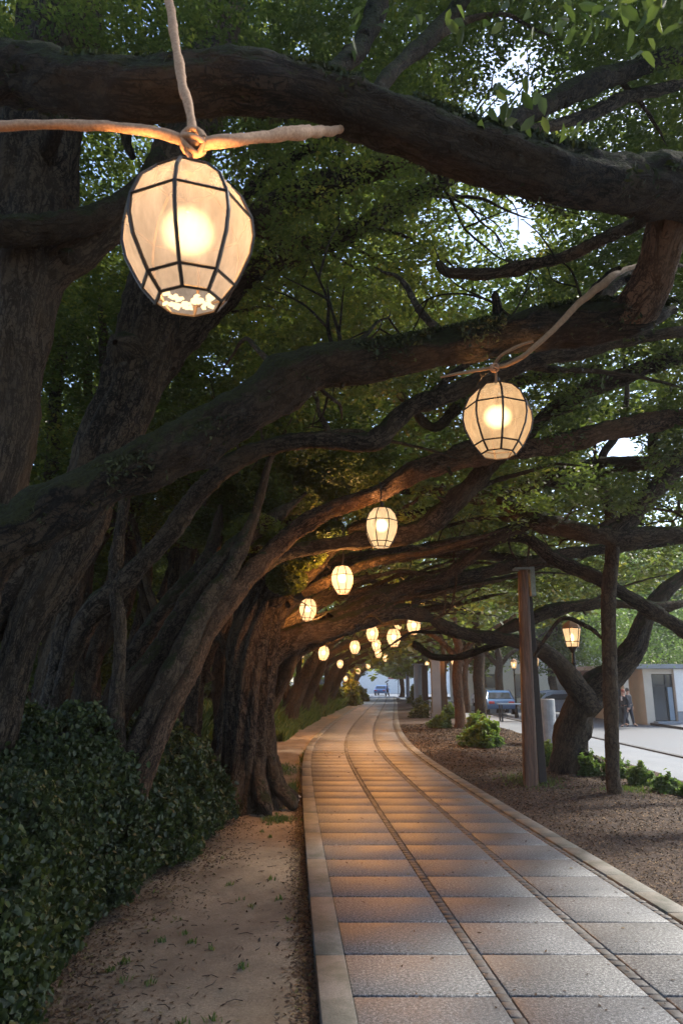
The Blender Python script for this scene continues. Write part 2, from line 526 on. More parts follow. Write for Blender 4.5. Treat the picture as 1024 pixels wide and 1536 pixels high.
def twigs_from(path, n, L, r0, mat, parent, updir=(0, .2, 1), seed=1, spread=.8):
    """short forked side branches as one part"""
    rs = np.random.default_rng(seed); P = np.array(path); parts = []
    for i in range(n):
        k = rs.integers(0, len(P) - 1); f = rs.random()
        p = P[k, :3] * (1 - f) + P[k + 1, :3] * f
        d = np.array(updir) + rs.normal(0, spread, 3); d /= np.linalg.norm(d)
        ln = L * rs.uniform(.5, 1.3); pts = [(*p, r0)]; q = p.copy()
        for j in range(5):
            d = d + rs.normal(0, .32, 3); d /= np.linalg.norm(d)
            q = q + d * ln / 5; pts.append((*q, r0 * (1 - (j + 1) / 6.5)))
            if j in (1, 3):
                e = d + rs.normal(0, .7, 3); e /= np.linalg.norm(e)
                q2 = q + e * ln * .3; q3 = q2 + (e + rs.normal(0, .4, 3)) * ln * .2
                _seed[0] += 1
                parts.append(sweep([(*q, r0 * .5), (*q2, r0 * .35), (*q3, r0 * .15)], N_=6, seed=_seed[0]))
        _seed[0] += 1
        parts.append(sweep(pts, N_=8, seed=_seed[0]))
    V, Fq, U = merge(parts)
    return link('side_branch', np_mesh('side_branch', V, Fq, mat, uv=U, smooth=True), parent, world=True)

TREES = []     # (empty, crown centre x, y, reach)
def tree(name, foot, label, cat='tree', group=None, crown=None):
    e = empty(name, foot, label, cat, group)
    if crown: TREES.append((e, crown))
    return e

# ------------------------------------------------------------------ leaf meshes
def leaf_mesh(name, P, S, mat, parent=None, world=True, flat=.5, tint=None, ratio=.5, fold=False, hang=0, r_=None, D=None, NN=None):
    """one small rhombus (or folded leaf) per point"""
    g = r_ or rng; n = len(P)
    if n == 0: return None
    d = g.normal(0, 1, (n, 3)); d[:, 2] = d[:, 2] * flat - hang
    d /= np.linalg.norm(d, axis=1)[:, None]
    nn = g.normal(0, 1, (n, 3)) * .55; nn[:, 2] += 1.0
    if hang: nn = g.normal(0, 1, (n, 3)); nn[:, 2] += .6
    if D is not None: d, nn = D, NN
    s = np.cross(d, nn); s /= (np.linalg.norm(s, axis=1)[:, None] + 1e-9)
    S = S[:, None]
    if not fold:
        V = np.stack([P - d * S * .5, P + s * S * ratio * .5, P + d * S * .5, P - s * S * ratio * .5], 1).reshape(-1, 3)
        Fq = np.arange(n * 4).reshape(n, 4)
        k = 4
    else:
        up = np.cross(s, d)
        b = P - d * S * .5; t = P + d * S * .5 - up * S * .12
        w1 = P - d * S * .18; w2 = P + d * S * .2 - up * S * .03
        V = np.stack([b, w1 + s * S * ratio * .5 + up * S * .10, w2 + s * S * ratio * .42 + up * S * .06, t,
                      w2 - s * S * ratio * .42 + up * S * .06, w1 - s * S * ratio * .5 + up * S * .10], 1).reshape(-1, 3)
        i = np.arange(n)[:, None] * 6
        Fq = np.concatenate([i + np.array([[0, 1, 2, 3]]), i + np.array([[0, 3, 4, 5]])], 0)
        k = 6
    if tint is None: tint = g.random(n)
    me = np_mesh(name, V, Fq, mat, attr=np.repeat(np.clip(tint, 0, 1), k))
    return link(name, me, parent, world)
#SPLIT#
# ------------------------------------------------------------------ the path
YT = np.array([-6, 0, 4.8, 6.7, 8, 9.8, 12.3, 16.6, 21, 26, 34, 42, 52, 62, 74, 90, 110])
XT = np.array([.95, .45, .10, -.04, -.14, -.25, -.42, -.68, -.88, -.86, -.47, .10, .84, 1.62, 2.5, 3.6, 5.0])
YF = np.arange(-6, 110, .25)
XF = np.interp(YF, YT, XT)
for _ in range(3):
    XF = np.convolve(np.pad(XF, 8, mode='reflect', reflect_type='odd'), np.ones(17) / 17, 'valid')
def LI(Y): return np.interp(Y, YF, XF)
KW = .22
def add_kind(o, k): o['kind'] = k; return o

def strip_mesh(name, offs0, offs1, y0, y1, step, gap, top, bot, mat, jit=0, tintv=True, xjit=0, xgap=None):
    """row of blocks following the path between two offsets"""
    V = []; Fq = []; T = []; b = 0; y = y0
    rs = np.random.default_rng(int(abs(offs0) * 100) + 3)
    while y < y1:
        st = step if y < 45 else step * 2
        a = y + gap / 2 + rs.uniform(-xjit, xjit); c = y + st - gap / 2
        g = gap / 2 if xgap is None else xgap / 2
        zz = top + rs.uniform(-jit, jit, 4)
        x = [LI(a) + offs0 + g, LI(a) + offs1 - g, LI(c) + offs1 - g, LI(c) + offs0 + g]
        yy = [a, a, c, c]
        e = min(.008, gap * .8)
        sx = [1, -1, -1, 1]; sy = [1, 1, -1, -1]
        V += [(x[i], yy[i], bot) for i in range(4)]
        V += [(x[i], yy[i], zz[i] - e * .7) for i in range(4)]
        V += [(x[i] + sx[i] * e, yy[i] + sy[i] * e, zz[i]) for i in range(4)]
        Fq += [(b + 8, b + 9, b + 10, b + 11)]
        for i in range(4):
            j = (i + 1) % 4
            Fq += [(b + i, b + j, b + 4 + j, b + 4 + i), (b + 4 + i, b + 4 + j, b + 8 + j, b + 8 + i)]
        T += [rs.random()] * 12
        b += 12; y += st
    return np.array(V), np.array(Fq), np.array(T)

# bed of the path under the joints
ys = np.arange(-5, 100, .5)
V = np.array([[(LI(y) - KW + .03, y, -.016), (LI(y) + 3.18, y, -.016)] for y in ys]).reshape(-1, 3)
i = np.arange(len(ys) - 1) * 2
o = link('path', np_mesh('path', V, np.stack([i, i + 1, i + 3, i + 2], 1), M['mortar'])); add_kind(o, 'structure')
parts = []
Vs = []; Fs = []; Ts = []; b = 0
cols = [(0, .945), (1.032, 1.945), (2.037, 2.85)]
for (a, c) in cols:
    v, f, t = strip_mesh('s', a, c, -4.3 + .07, 98, (.725), .024, 0, -.03, None, .0008, xgap=.006)
    Vs.append(v); Fs.append(f + b); Ts.append(t); b += len(v)
o = link('path_paving', np_mesh('path_paving', np.vstack(Vs), np.vstack(Fs), M['slab'], attr=np.concatenate(Ts))); add_kind(o, 'structure')
Vs = []; Fs = []; Ts = []; b = 0
for (a, c) in [(.947, 1.030), (1.947, 2.035), (2.853, 2.925)]:
    v, f, t = strip_mesh('s', a, c, -4.3, 60, .115, .010, -.005, -.03, None, .004, xjit=.02, xgap=.006)
    Vs.append(v); Fs.append(f + b); Ts.append(t); b += len(v)
o = link('path_brick_bands', np_mesh('path_brick_bands', np.vstack(Vs), np.vstack(Fs), M['brick'], attr=np.concatenate(Ts))); add_kind(o, 'structure')
Vs = []; Fs = []; Ts = []; b = 0
for (a, c, st, tp, bt) in [(-KW, 0, 1.45, .018, -.35), (2.93, 3.16, .62, .012, -.3)]:
    v, f, t = strip_mesh('s', a, c, -4.3, 98, st, .006, tp, bt, None, .001)
    Vs.append(v); Fs.append(f + b); Ts.append(t); b += len(v)
o = link('path_kerbs', np_mesh('path_kerbs', np.vstack(Vs), np.vstack(Fs), M['kerb'], attr=np.concatenate(Ts))); add_kind(o, 'structure')

# ------------------------------------------------------------------ ground
def sheet(name, xs_fn, ys, nx, zf, mat):
    """grid whose rows run from xs_fn(y)[0] to [1]"""
    V = []
    for y in ys:
        x0, x1 = xs_fn(y); xs = np.linspace(x0, x1, nx)
        V.append(np.stack([xs, np.full(nx, y), np.zeros(nx)], 1))
    V = np.vstack(V); V[:, 2] = zf(V[:, 0], V[:, 1])
    ii = np.arange(len(ys) * nx).reshape(len(ys), nx)
    Fq = np.stack([ii[:-1, :-1], ii[:-1, 1:], ii[1:, 1:], ii[1:, :-1]], -1).reshape(-1, 4)
    o = link(name, np_mesh(name, V, Fq, mat, smooth=True)); add_kind(o, 'structure'); return o

def P2(x, y, s, z=0): return np.stack([x * s, y * s, np.full_like(x, z)], -1)
def left_z(x, y):
    d = (LI(y) - KW) - x           # distance left of the kerb
    z = -.055 + .05 * (noise(P2(x, y, .7)) - .5) * np.clip(d * 2, 0, 1) + .02 * (noise(P2(x, y, 4)) - .5) + .008 * (noise(P2(x, y, 17)) - .5)
    z = z - .03 * np.exp(-(d / .12) ** 2)
    far = np.clip((y - 17) / 8, 0, 1)
    edge = 2.35 - .95 * far
    rise = np.clip((d - edge) / 1.6, 0, 1)
    z = z + (.45 + .25 * far) * rise * rise * (3 - 2 * rise) + .10 * np.clip(d - 4, 0, 30)
    return z
def bed_z(x, y):
    d = x - (LI(y) + 3.16)
    return -.012 + .05 * np.clip(d, 0, 1) * (noise(P2(x, y, .9)) ) + .03 * (noise(P2(x, y, 5)) - .5) * np.clip(d * 4, 0, 1) + .014 * (noise(P2(x, y, 22)) - .5)
ysl = np.concatenate([np.arange(-6, 2, .5), np.arange(2, 16, .05), np.arange(16, 40, .2), np.arange(40, 101, 1)])
sheet('sandy_ground', lambda y: (LI(y) - 7.5, LI(y) - KW + .03), ysl, 150, left_z, M['sand'])
PX = 7.0     # where the pale walk begins
sheet('mulch_ground', lambda y: (LI(y) + 3.12, max(PX, LI(y) + 4.2) + .02), ysl[ysl < 80], 110, bed_z, M['soil'])
def plane(name, x0, x1, y0, y1, z, mat):
    o = MB().add([(x0, y0, z), (x1, y0, z), (x1, y1, z), (x0, y1, z)], [(0, 1, 2, 3)]).build(name, mat)
    return add_kind(o, 'structure')
plane('ground', -1500, 1500, -1500, 1500, -.40, M['earth'])
plane('pale_walk', PX, 9.2, -6, 98, -.02, M['plaza'])
plane('road', 9.36, 15.2, -6, 84, -.10, M['road'])
plane('plaza', 15.35, 60, -6, 98, .0, M['plaza'])
MB().box((9.28, 39, -.15), (.16, 90, .34)).box((15.275, 39, -.15), (.15, 90, .33)).build('road_kerb', M['darkkerb'])['kind'] = 'structure'
plane('cross_street', -60, 60, 98.2, 125, -.03, M['plaza'])
# forest floor far left
o = sheet('forest_floor', lambda y: (-70, LI(y) - 7.45), np.arange(-8, 101, 1.5), 50, lambda x, y: left_z(x, y) + .25 * (noise(P2(x, y, .3)) - .5) * np.clip(-x - 8, 0, 1), M['earth'])

# ------------------------------------------------------------------ lanterns
PROF = [(.25, 0), (.355, .15), (.474, .44), (.50, .80), (.42, 1.02), (.27, 1.20)]
def rings(W, rx=1):
    return [(r * W * rx, z * W) for r, z in PROF]
def lantern(W, panel_mat, crystals=True, cap=True):
    """returns Empty whose origin is the bottom of the lantern; octagonal barrel of glass panes"""
    t = empty('hanging_lantern', (0, 0, 0), 'x', 'lantern')
    pr = rings(W); nseg = 8
    # refine the curve of the long panes
    R0 = [(z, r) for r, z in pr]
    zs = np.array([a for a, _ in R0]); rs_ = np.array([b for _, b in R0])
    zz = [zs[0], zs[1], (zs[1] * .66 + zs[2] * .34), zs[2], (zs[2] + zs[3]) / 2, zs[3], zs[4], zs[5]]
    co = np.polyfit(zs, rs_, 3)
    rr = [rs_[0], rs_[1], np.polyval(co, zz[2]), rs_[2] * 1.015, np.polyval(co, zz[4]) * 1.0, rs_[3], rs_[4], rs_[5]]
    g = MB(); g.lathe(list(zip(rr, zz)), nseg, caps=False, ph=math.pi / 8)
    g.build('glass_shade', panel_mat, t)
    fr = MB(); th = W * .017
    for k in range(nseg):
        a = 2 * math.pi * k / nseg + math.pi / 8
        fr.tube([((r + th * .3) * math.cos(a), (r + th * .3) * math.sin(a), z) for r, z in zip(rr, zz)], th, 5)
    for j in (0, 1, 5, 7):
        pts = [((rr[j] + th * .3) * math.cos(2 * math.pi * k / nseg + math.pi / 8), (rr[j] + th * .3) * math.sin(2 * math.pi * k / nseg + math.pi / 8), zz[j]) for k in range(nseg + 1)]
        for k in range(nseg): fr.tube([pts[k], pts[k + 1]], th * .9, 5)
    fr.build('metal_frame', M['frame'], t)
    if cap:
        c = MB()
        for q in range(4): c.tube([(.27 * W * math.cos(q * math.pi / 2 + .39), .27 * W * math.sin(q * math.pi / 2 + .39), 1.2 * W), (0, 0, 1.25 * W)], .012 * W, 5)
        c.lathe([(.03 * W, 1.21 * W), (.09 * W, 1.23 * W), (.06 * W, 1.26 * W), (.05 * W, 1.31 * W), (.05 * W, 1.40 * W), (.02 * W, 1.42 * W)], 8, ph=math.pi / 8)
        c.build('top_cap', M['frame'], t)
    b = MB(); b.lathe([(max(.001, -.0 + .24 * W * math.sin(q)), .68 * W - .24 * W * math.cos(q)) for q in np.linspace(0.02, 3.12, 15)], 24)
    b.build('bulb', M['bulb'], t, smooth=True)
    s = MB(); s.tube([(0, 0, .88 * W), (0, 0, 1.25 * W)], .012 * W + .004, 6); s.build('bulb_holder', M['frame'], t)
    if crystals:
        rs = random.Random(4)
        for k in range(40):
            cr = MB()
            a = rs.uniform(0, 6.28); q = math.sqrt(rs.random()) * .205 * W
            mt = Matrix.Rotation(rs.uniform(0, 6.28), 3, 'Z') @ Matrix.Rotation(rs.uniform(-.9, .9), 3, 'X')
            cr.box((q * math.cos(a), q * math.sin(a), .03 * W + rs.uniform(-.006, .006)), (.055 * W, .032 * W, .022 * W), M=mt, taper=.6)
            cr.build('crystal', M['crystal'], t)
    return t

def copy_tree(o, parent=None):
    c = o.copy(); sc.collection.objects.link(c); c.parent = parent
    for ch in [x for x in bpy.data.objects if x.parent == o]:
        copy_tree(ch, c)
    return c

def lamp_light(loc, power, col=(1, .50, .18), rad=.06):
    l = bpy.data.lights.new('lantern_light', 'POINT'); l.energy = power; l.color = col; l.shadow_soft_size = rad
    o = bpy.data.objects.new('lantern_light', l); sc.collection.objects.link(o); o.location = loc; return o

proto = {}
LANT = [  # px, py(centre), width px, real width, mat, power, roll, label
 (289, 352, 187, .46, 'panel_near', 85, (R(2), R(-4)), 'large glowing glass lantern tied with three cords, nearest and biggest of all'),
 (744, 629, 99, .46, 'panel_mid', 60, (R(0), R(2)), 'amber lantern hanging from the mossy limb by looped aerial roots, second largest'),
 (571, 792, 49, .46, 'panel_far', 120, (0, R(2)), 'white-hot lantern hanging under the orange lit limb above the path, third largest'),
 (514, 870, 34, .37, 'panel_far', 18, (0, R(-2)), 'small lantern tucked under a thick limb, just right above the lantern by the fluted trunk'),
 (461, 915, 27, .46, 'panel_far', 18, (0, R(3)), 'small lantern hanging closest to the thick fluted trunk'),
 (522, 939, 20, .44, 'panel_far', 18, (0, R(8)), 'tiny tilted lantern half hidden below the limb that leaves the fluted trunk'),
 (558, 951, 19, .44, 'panel_far', 18, (0, 0), 'tiny lantern in the far cluster, straight above three round glowing ones'),
 (590, 957, 22, .46, 'panel_far', 20, (0, 0), 'tiny lantern in the far cluster, widest one over the middle of the path'),
 (565, 917, 15, .40, 'panel_far', 14, (0, 0), 'tiny round lantern highest in the far cluster, against the dark limb'),
 (597, 937, 12, .40, 'panel_far', 14, (0, 0), 'very small lantern just right above the widest one of the far cluster'),
 (619, 939, 21, .46, 'panel_far', 18, (0, R(4)), 'tiny lantern cut off by the curved dark limb, right end of the far cluster'),
 (484, 980, 17, .44, 'panel_far', 18, (0, R(8)), 'tiny lantern leaning beside leaning trunks left of the far cluster'),
 (532, 971, 16, .40, 'panel_far', 14, (0, 0), 'blurry small lantern low on the left of the far cluster'),
 (564, 968, 14, .40, 'panel_far', 14, (0, 0), 'upper of three round glowing lanterns stacked in the far cluster'),
 (567, 980, 11, .40, 'panel_far', 12, (0, 0), 'middle of three round glowing lanterns stacked in the far cluster'),
 (578, 987, 9, .40, 'panel_far', 12, (0, 0), 'lowest and smallest of three round glowing lanterns in the far cluster'),
 (552, 999, 7, .40, 'panel_far', 10, (0, 0), 'faint far lantern among leaning trunks, under the far cluster'),
 (537, 1007, 7, .40, 'panel_far', 10, (0, 0), 'faint far lantern among leaning trunks, lowest over the left grass'),
 (682, 993, 11, .42, 'panel_far', 14, (0, 0), 'round glowing lantern hanging beside the brown slim trunk right of the path'),
 (716, 1003, 10, .42, 'panel_far', 14, (0, 0), 'round glowing lantern hanging beside the trunk that stands behind the green bush'),
 (640, 996, 6, .40, 'panel_far', 8, (0, 0), 'very faint lantern left of the grey square pillar, lit at the far end'),
 (630, 1001, 5, .40, 'panel_far', 6, (0, 0), 'very faint lantern by the blue far column, leftmost of the pair there'),
 (452, 982, 9, .40, 'panel_far', 9, (0, 0), 'small glowing lantern deep behind the leaning trunks, left of the tilted ones'),
 (510, 996, 10, .40, 'panel_far', 10, (0, 0), 'small glowing lantern low between the leaning trunks above the grass'),
 (518, 1018, 7, .40, 'panel_far', 10, (0, 0), 'tiny glowing lantern at the foot of the far leaning trunks'),
]
LPOS = []
LOBJ = []
CORDS = []
for (px, py, wp, Wr, mt, pw, rot, lab) in LANT:
    t = Wr * F / wp
    d = ray(px, py); P = np.array([0, 0, EYE]) + d * t
    zc = P[2] - .60 * Wr
    key = mt
    if key not in proto:
        proto[key] = lantern(.46, M[mt], crystals=(mt == 'panel_near'))
        L = proto[key]
    else:
        L = copy_tree(proto[key])
    L['label'] = lab; L['category'] = 'lantern'; L['group'] = 'glowing glass lanterns hung in the trees'
    L.location = (P[0], P[1], zc); k = Wr / .46; L.scale = (k, k, k * (.88 if wp > 90 else 1))
    if wp > 90: L.location.z += .066 * Wr - (.03 if wp > 150 else .01)
    L.rotation_euler = (rot[0], rot[1], random.uniform(-.05, .05) if wp < 60 else (R(19) if wp < 120 else R(24)))
    lamp_light((P[0], P[1], zc + .64 * Wr), pw if wp > 45 else pw * 32)
    LOBJ.append(L)
    LPOS.append((P[0], P[1], zc + 1.38 * Wr, Wr, t, px, py))

# cords that carry the lanterns
def cord_thing(label, paths, knot=None, r=.01, mat='rope'):
    e = empty('hanging_rope', tuple(paths[0][0][:3]), label, 'rope')
    for p in paths:
        _seed[0] += 1
        v, f, u = sweep([(q[0], q[1], q[2], q[3]) for q in p], N_=10, rough=.08, wob=.3, tip=False, seed=_seed[0])
        link('cord', np_mesh('cord', v, f, M[mat], uv=u, smooth=True), e, world=True)
    if knot is not None:
        K = np.array(knot); parts = []
        for a in range(4):
            rs = np.random.default_rng(a)
            ax = rs.normal(0, 1, 3); ax /= np.linalg.norm(ax); b = np.cross(ax, [0, .3, 1.]); b /= np.linalg.norm(b); c = np.cross(ax, b)
            pts = [(*(K + (b * math.cos(q) + c * math.sin(q)) * r * 2.3), r * .55) for q in np.linspace(0, 6.28, 9)]
            parts.append(sweep(pts, N_=8, tip=False, seed=a))
        v, f, u = merge(parts)
        link('knot', np_mesh('knot', v, f, M['rope'], uv=u, smooth=True), e, world=True)
    return e
x, y, z, Wr, t, px, py = LPOS[0]
Yk = y
kn, tk = at(290, 213, Yk)
def pc(x_, y_, Y_, wpx):
    p, tt = at(x_, y_, Y_); return (*p, .5 * wpx * tt / F)
cord_thing('pale cords spread three ways and knotted above the largest lantern', [
    [pc(-60, 190, 2.30, 15), pc(60, 187, 2.27, 15), pc(170, 190, 2.25, 15), pc(235, 200, 2.24, 16), pc(290, 213, Yk, 18)],
    [pc(248, -60, 2.75, 16), pc(256, 20, 2.55, 15), pc(268, 90, 2.42, 14), pc(280, 150, 2.32, 14), pc(291, 212, Yk, 15)],
    [pc(286, 217, Yk, 18), pc(340, 212, 2.30, 20), pc(400, 206, 2.42, 18), pc(460, 197, 2.60, 18), pc(492, 197, 2.86, 13), pc(512, 192, 3.02, 12), pc(524, 176, 3.22, 9), pc(530, 150, 3.3, 6)],
    [pc(288, 212, Yk, 10), pc(281, 224, Yk, 10), pc(287, 236, Yk, 8)],
], knot=kn, r=.02)
x, y, z, Wr, t, px, py = LPOS[1]
cord_thing('looped tan aerial roots holding the second largest lantern under the mossy limb', [
    [pc(985, 390, 4.62, 4), pc(960, 396, 4.5, 6), pc(930, 408, 4.34, 9), pc(905, 425, 4.2, 12.5), pc(868, 455, 4.2, 10.1), pc(832, 492, 4.2, 8.6), pc(795, 525, 4.25, 7.8), pc(765, 546, 4.35, 7.0), pc(742, 552, 4.45, 5.5)],
    [pc(800, 512, 4.25, 3.9), pc(778, 519, 4.28, 4.7), pc(752, 533, 4.35, 4.7), pc(738, 551, 4.45, 4.7)],
    [pc(660, 566, 4.45, 3.1), pc(700, 558, 4.4, 4.7), pc(735, 552, 4.42, 5.5)],
    [pc(741, 548, 4.42, 3.9), pc(743, 562, 4.45, 3.9), pc(743, 575, 4.47, 3.9)],
], knot=at(741, 552, 4.40)[0], r=.012, mat='root')
bpy.context.view_layer.update()
for i, (x, y, z, Wr, t, px, py) in enumerate(LPOS[2:]):
    o = MB().tube([(x, y, z - .05), (x + .01, y, z + .15 + (.25 if i > 2 else .0)), (x, y, z + (.30 if i == 0 else .6))], .006 + .0003 * t, 5).build('hanging_wire', M['frame'])
    o.parent = LOBJ[i + 2]; o.matrix_parent_inverse = LOBJ[i + 2].matrix_world.inverted()
#SPLIT#
# ------------------------------------------------------------------ the big trees
W_ = 'w'
def px_path(pts):
    out = []
    for q in pts:
        if q[0] == W_: out.append(q[1:])
        else:
            p, t = at(q[0], q[1], q[2]); out.append((p[0], p[1], p[2], .41 * q[3] * t / F))
    return out
LIMB_PTS = []
def limb(tr, pts, mat='bark', name='limb', **k):
    pp = px_path(pts)
    o = woody(name, [pp], M[mat], tr, world_pts=True, **k)
    LIMB_PTS.append((tr, pp)); return pp

# T1: nearest tree, far left
T1 = tree('old_tree', (-2.75, 4.6, -.05), 'nearest dark old tree at the left edge, its mossy limb crossing behind the largest lantern', crown=(-1, 4, 5))
limb(T1, [(W_, -2.75, 4.6, -.3, .5), (W_, -2.65, 4.6, .9, .36), (-60, 850, 4.6, 150), (-8, 700, 4.6, 105), (18, 600, 4.6, 88), (30, 480, 4.6, 98), (48, 350, 4.7, 120), (70, 220, 4.8, 128), (88, 60, 4.9, 118), (100, -150, 5.0, 100), (110, -400, 5.2, 70)], 'bark', 'trunk', flute=.16, lobes=7, rough=.10)
limb(T1, [(25, 500, 4.6, 60), (70, 425, 4.6, 66), (125, 375, 4.6, 64), (185, 325, 4.7, 62), (240, 262, 4.9, 66), (290, 175, 5.2, 70), (325, 70, 5.5, 74), (350, -60, 5.8, 66), (380, -260, 6.2, 50)], 'bark', flute=.12, lobes=6)
A_ = limb(T1, [(-420, 20, 4.6, 90), (-200, 70, 3.8, 100), (-60, 100, 3.3, 104), (60, 122, 3.0, 108), (200, 140, 2.85, 106), (350, 128, 2.85, 104), (470, 140, 2.95, 92), (590, 180, 3.1, 96), (700, 222, 3.25, 104), (820, 262, 3.4, 112), (930, 282, 3.6, 112), (1030, 292, 3.8, 104), (1180, 320, 4.2, 100), (1450, 420, 5, 110)], 'bark_moss', flute=.10, lobes=5, rough=.16)
limb(T1, [(1040, 270, 3.85, 86), (1008, 320, 3.95, 74), (990, 380, 4.1, 66), (972, 435, 4.28, 72), (945, 472, 4.42, 74), (895, 484, 4.52, 60), (840, 486, 4.56, 40)], 'bark_warm', flute=.06)
B_ = limb(T1, [(W_, -2.75, 4.4, 1.7, .22), (-60, 865, 4.2, 118), (50, 790, 4.25, 104), (150, 735, 4.3, 96), (250, 690, 4.4, 92), (340, 640, 4.5, 90), (430, 580, 4.55, 82), (490, 553, 4.6, 78), (590, 540, 4.65, 82), (690, 520, 4.65, 78), (780, 498, 4.6, 74), (870, 482, 4.5, 76), (960, 478, 4.4, 78), (1010, 468, 4.5, 40)], 'bark_moss', flute=.10, lobes=5, rough=.18)
limb(T1, [(-80, 345, 4.1, 60), (30, 350, 4.3, 54), (100, 340, 4.4, 52), (160, 315, 4.5, 46), (215, 280, 4.7, 40), (250, 220, 4.9, 34)], 'bark_moss', rough=.2)
limb(T1, [(470, 130, 3.2, 40), (520, 90, 3.5, 36), (555, 40, 3.8, 40), (575, -30, 4.1, 36)], 'bark_moss')
limb(T1, [(560, 150, 3.3, 26), (590, 105, 3.5, 28), (640, 62, 3.8, 30), (690, 5, 4.2, 30), (740, -70, 4.6, 28)], 'bark_moss')
limb(T1, [(740, 200, 3.6, 30), (800, 165, 3.9, 36), (880, 130, 4.2, 38), (960, 100, 4.6, 34), (1060, 70, 5, 30)], 'bark_moss')
limb(T1, [(770, 200, 3.8, 16), (860, 180, 4.2, 22), (930, 150, 4.5, 22), (1000, 132, 4.8, 20), (1080, 118, 5.2, 18)], 'bark')
limb(T1, [(656, 396, 6.2, 12), (672, 408, 6.1, 21), (720, 410, 6.0, 23), (780, 402, 5.8, 22), (850, 384, 5.4, 20), (920, 350, 4.9, 22), (985, 320, 4.3, 24)], 'bark', rough=.16)
limb(T1, [(900, 500, 5.0, 10), (880, 470, 4.7, 16), (890, 440, 4.5, 20), (930, 400, 4.3, 22)], 'bark')
twigs_from(px_path([(420, 590, 4.5, 5), (490, 553, 4.6, 5), (560, 540, 4.7, 5)]), 4, 1.2, .022, M['bark_moss'], T1, (0, .9, .9), 5, .5)

# T2: broad trunk leaning right behind the biggest lantern
T2 = tree('leaning_tree', (-3.4, 7.2, -.05), 'broad rough trunk leaning right, rising from the ivy straight below the largest lantern', crown=(-1.5, 8.5, 5))
limb(T2, [(W_, -3.6, 7.2, -.3, .34), (-8, 1120, 7.1, 70), (8, 1030, 7.1, 58), (40, 930, 7, 58), (92, 850, 7, 72), (128, 770, 7, 96), (158, 680, 7, 110), (190, 600, 7, 118), (214, 520, 7, 120), (238, 430, 7, 112), (258, 330, 7.1, 96), (282, 210, 7.2, 88), (312, 90, 7.3, 86), (335, -60, 7.4, 76), (360, -300, 7.6, 54)], 'bark', 'trunk', flute=.20, lobes=7, rough=.10)
limb(T2, [(W_, -4.6, 7.0, -.3, .4), (-90, 1060, 7.0, 100), (-40, 950, 7, 90), (15, 870, 7, 80), (75, 800, 7, 74), (125, 720, 6.95, 70)], 'bark', 'stem', flute=.2, lobes=5)
limb(T2, [(140, 715, 7.1, 56), (205, 610, 7.3, 62), (262, 515, 7.4, 58), (325, 458, 7.5, 52), (388, 405, 7.6, 48), (455, 370, 7.7, 40), (535, 346, 7.8, 34), (610, 302, 7.9, 32), (675, 262, 8, 26), (740, 215, 8.2, 20)], 'bark', rough=.14)
limb(T2, [(225, 440, 7, 70), (290, 380, 7.0, 76), (350, 345, 7.0, 70), (410, 322, 7, 60), (470, 287, 7, 56), (550, 256, 7, 50), (630, 240, 7, 44), (710, 232, 7.1, 32), (790, 215, 7.2, 20)], 'bark', rough=.14)
limb(T2, [(330, 330, 7, 26), (385, 278, 7, 21), (440, 238, 7, 19), (500, 208, 7.1, 15), (550, 190, 7.2, 10)], 'bark')
limb(T2, [(200, 235, 7.2, 14), (188, 200, 7.2, 20), (196, 150, 7.3, 18), (225, 90, 7.4, 16), (205, 30, 7.5, 12)], 'bark')
twigs_from(px_path([(300, 200, 7.3, 5), (330, 60, 7.4, 5), (430, 310, 7.1, 5), (560, 250, 7.1, 5)]), 9, 1.6, .03, M['bark'], T2, (.2, .3, 1), 8, .7)

# T3: slender trunk with the long hooked limb
T3 = tree('hooked_tree', (-3.5, 8.7, -.05), 'slender tree in the left hedge whose long hooked limb arches right under the mossy limb', crown=(1, 9, 4))
limb(T3, [(W_, -3.65, 8.8, -.3, .22), (68, 1110, 8.8, 44), (88, 1010, 8.8, 40), (104, 900, 8.8, 38), (122, 800, 8.9, 34), (148, 700, 9, 28), (160, 580, 9.2, 22), (150, 450, 9.5, 18)], 'bark_smooth', 'trunk', flute=.10, lobes=4)
limb(T3, [(80, 1075, 8.65, 30), (102, 995, 8.6, 36), (132, 928, 8.5, 42), (188, 868, 8.5, 40), (246, 805, 8.4, 37), (296, 740, 8.3, 35), (346, 695, 8.2, 35), (410, 668, 8.1, 33), (480, 660, 8, 31), (540, 664, 8, 33), (572, 655, 7.95, 38), (615, 614, 7.9, 36), (680, 586, 7.8, 35), (750, 560, 7.6, 33), (830, 534, 7.5, 27), (920, 515, 7.5, 23), (1040, 495, 7.5, 20), (1150, 470, 7.6, 16)], 'bark_smooth', rough=.13)
twigs_from(px_path([(346, 695, 8.2, 5), (410, 668, 8.1, 5), (540, 664, 8, 5)]), 4, 1.0, .02, M['bark_smooth'], T3, (0, .8, .9), 9, .5)

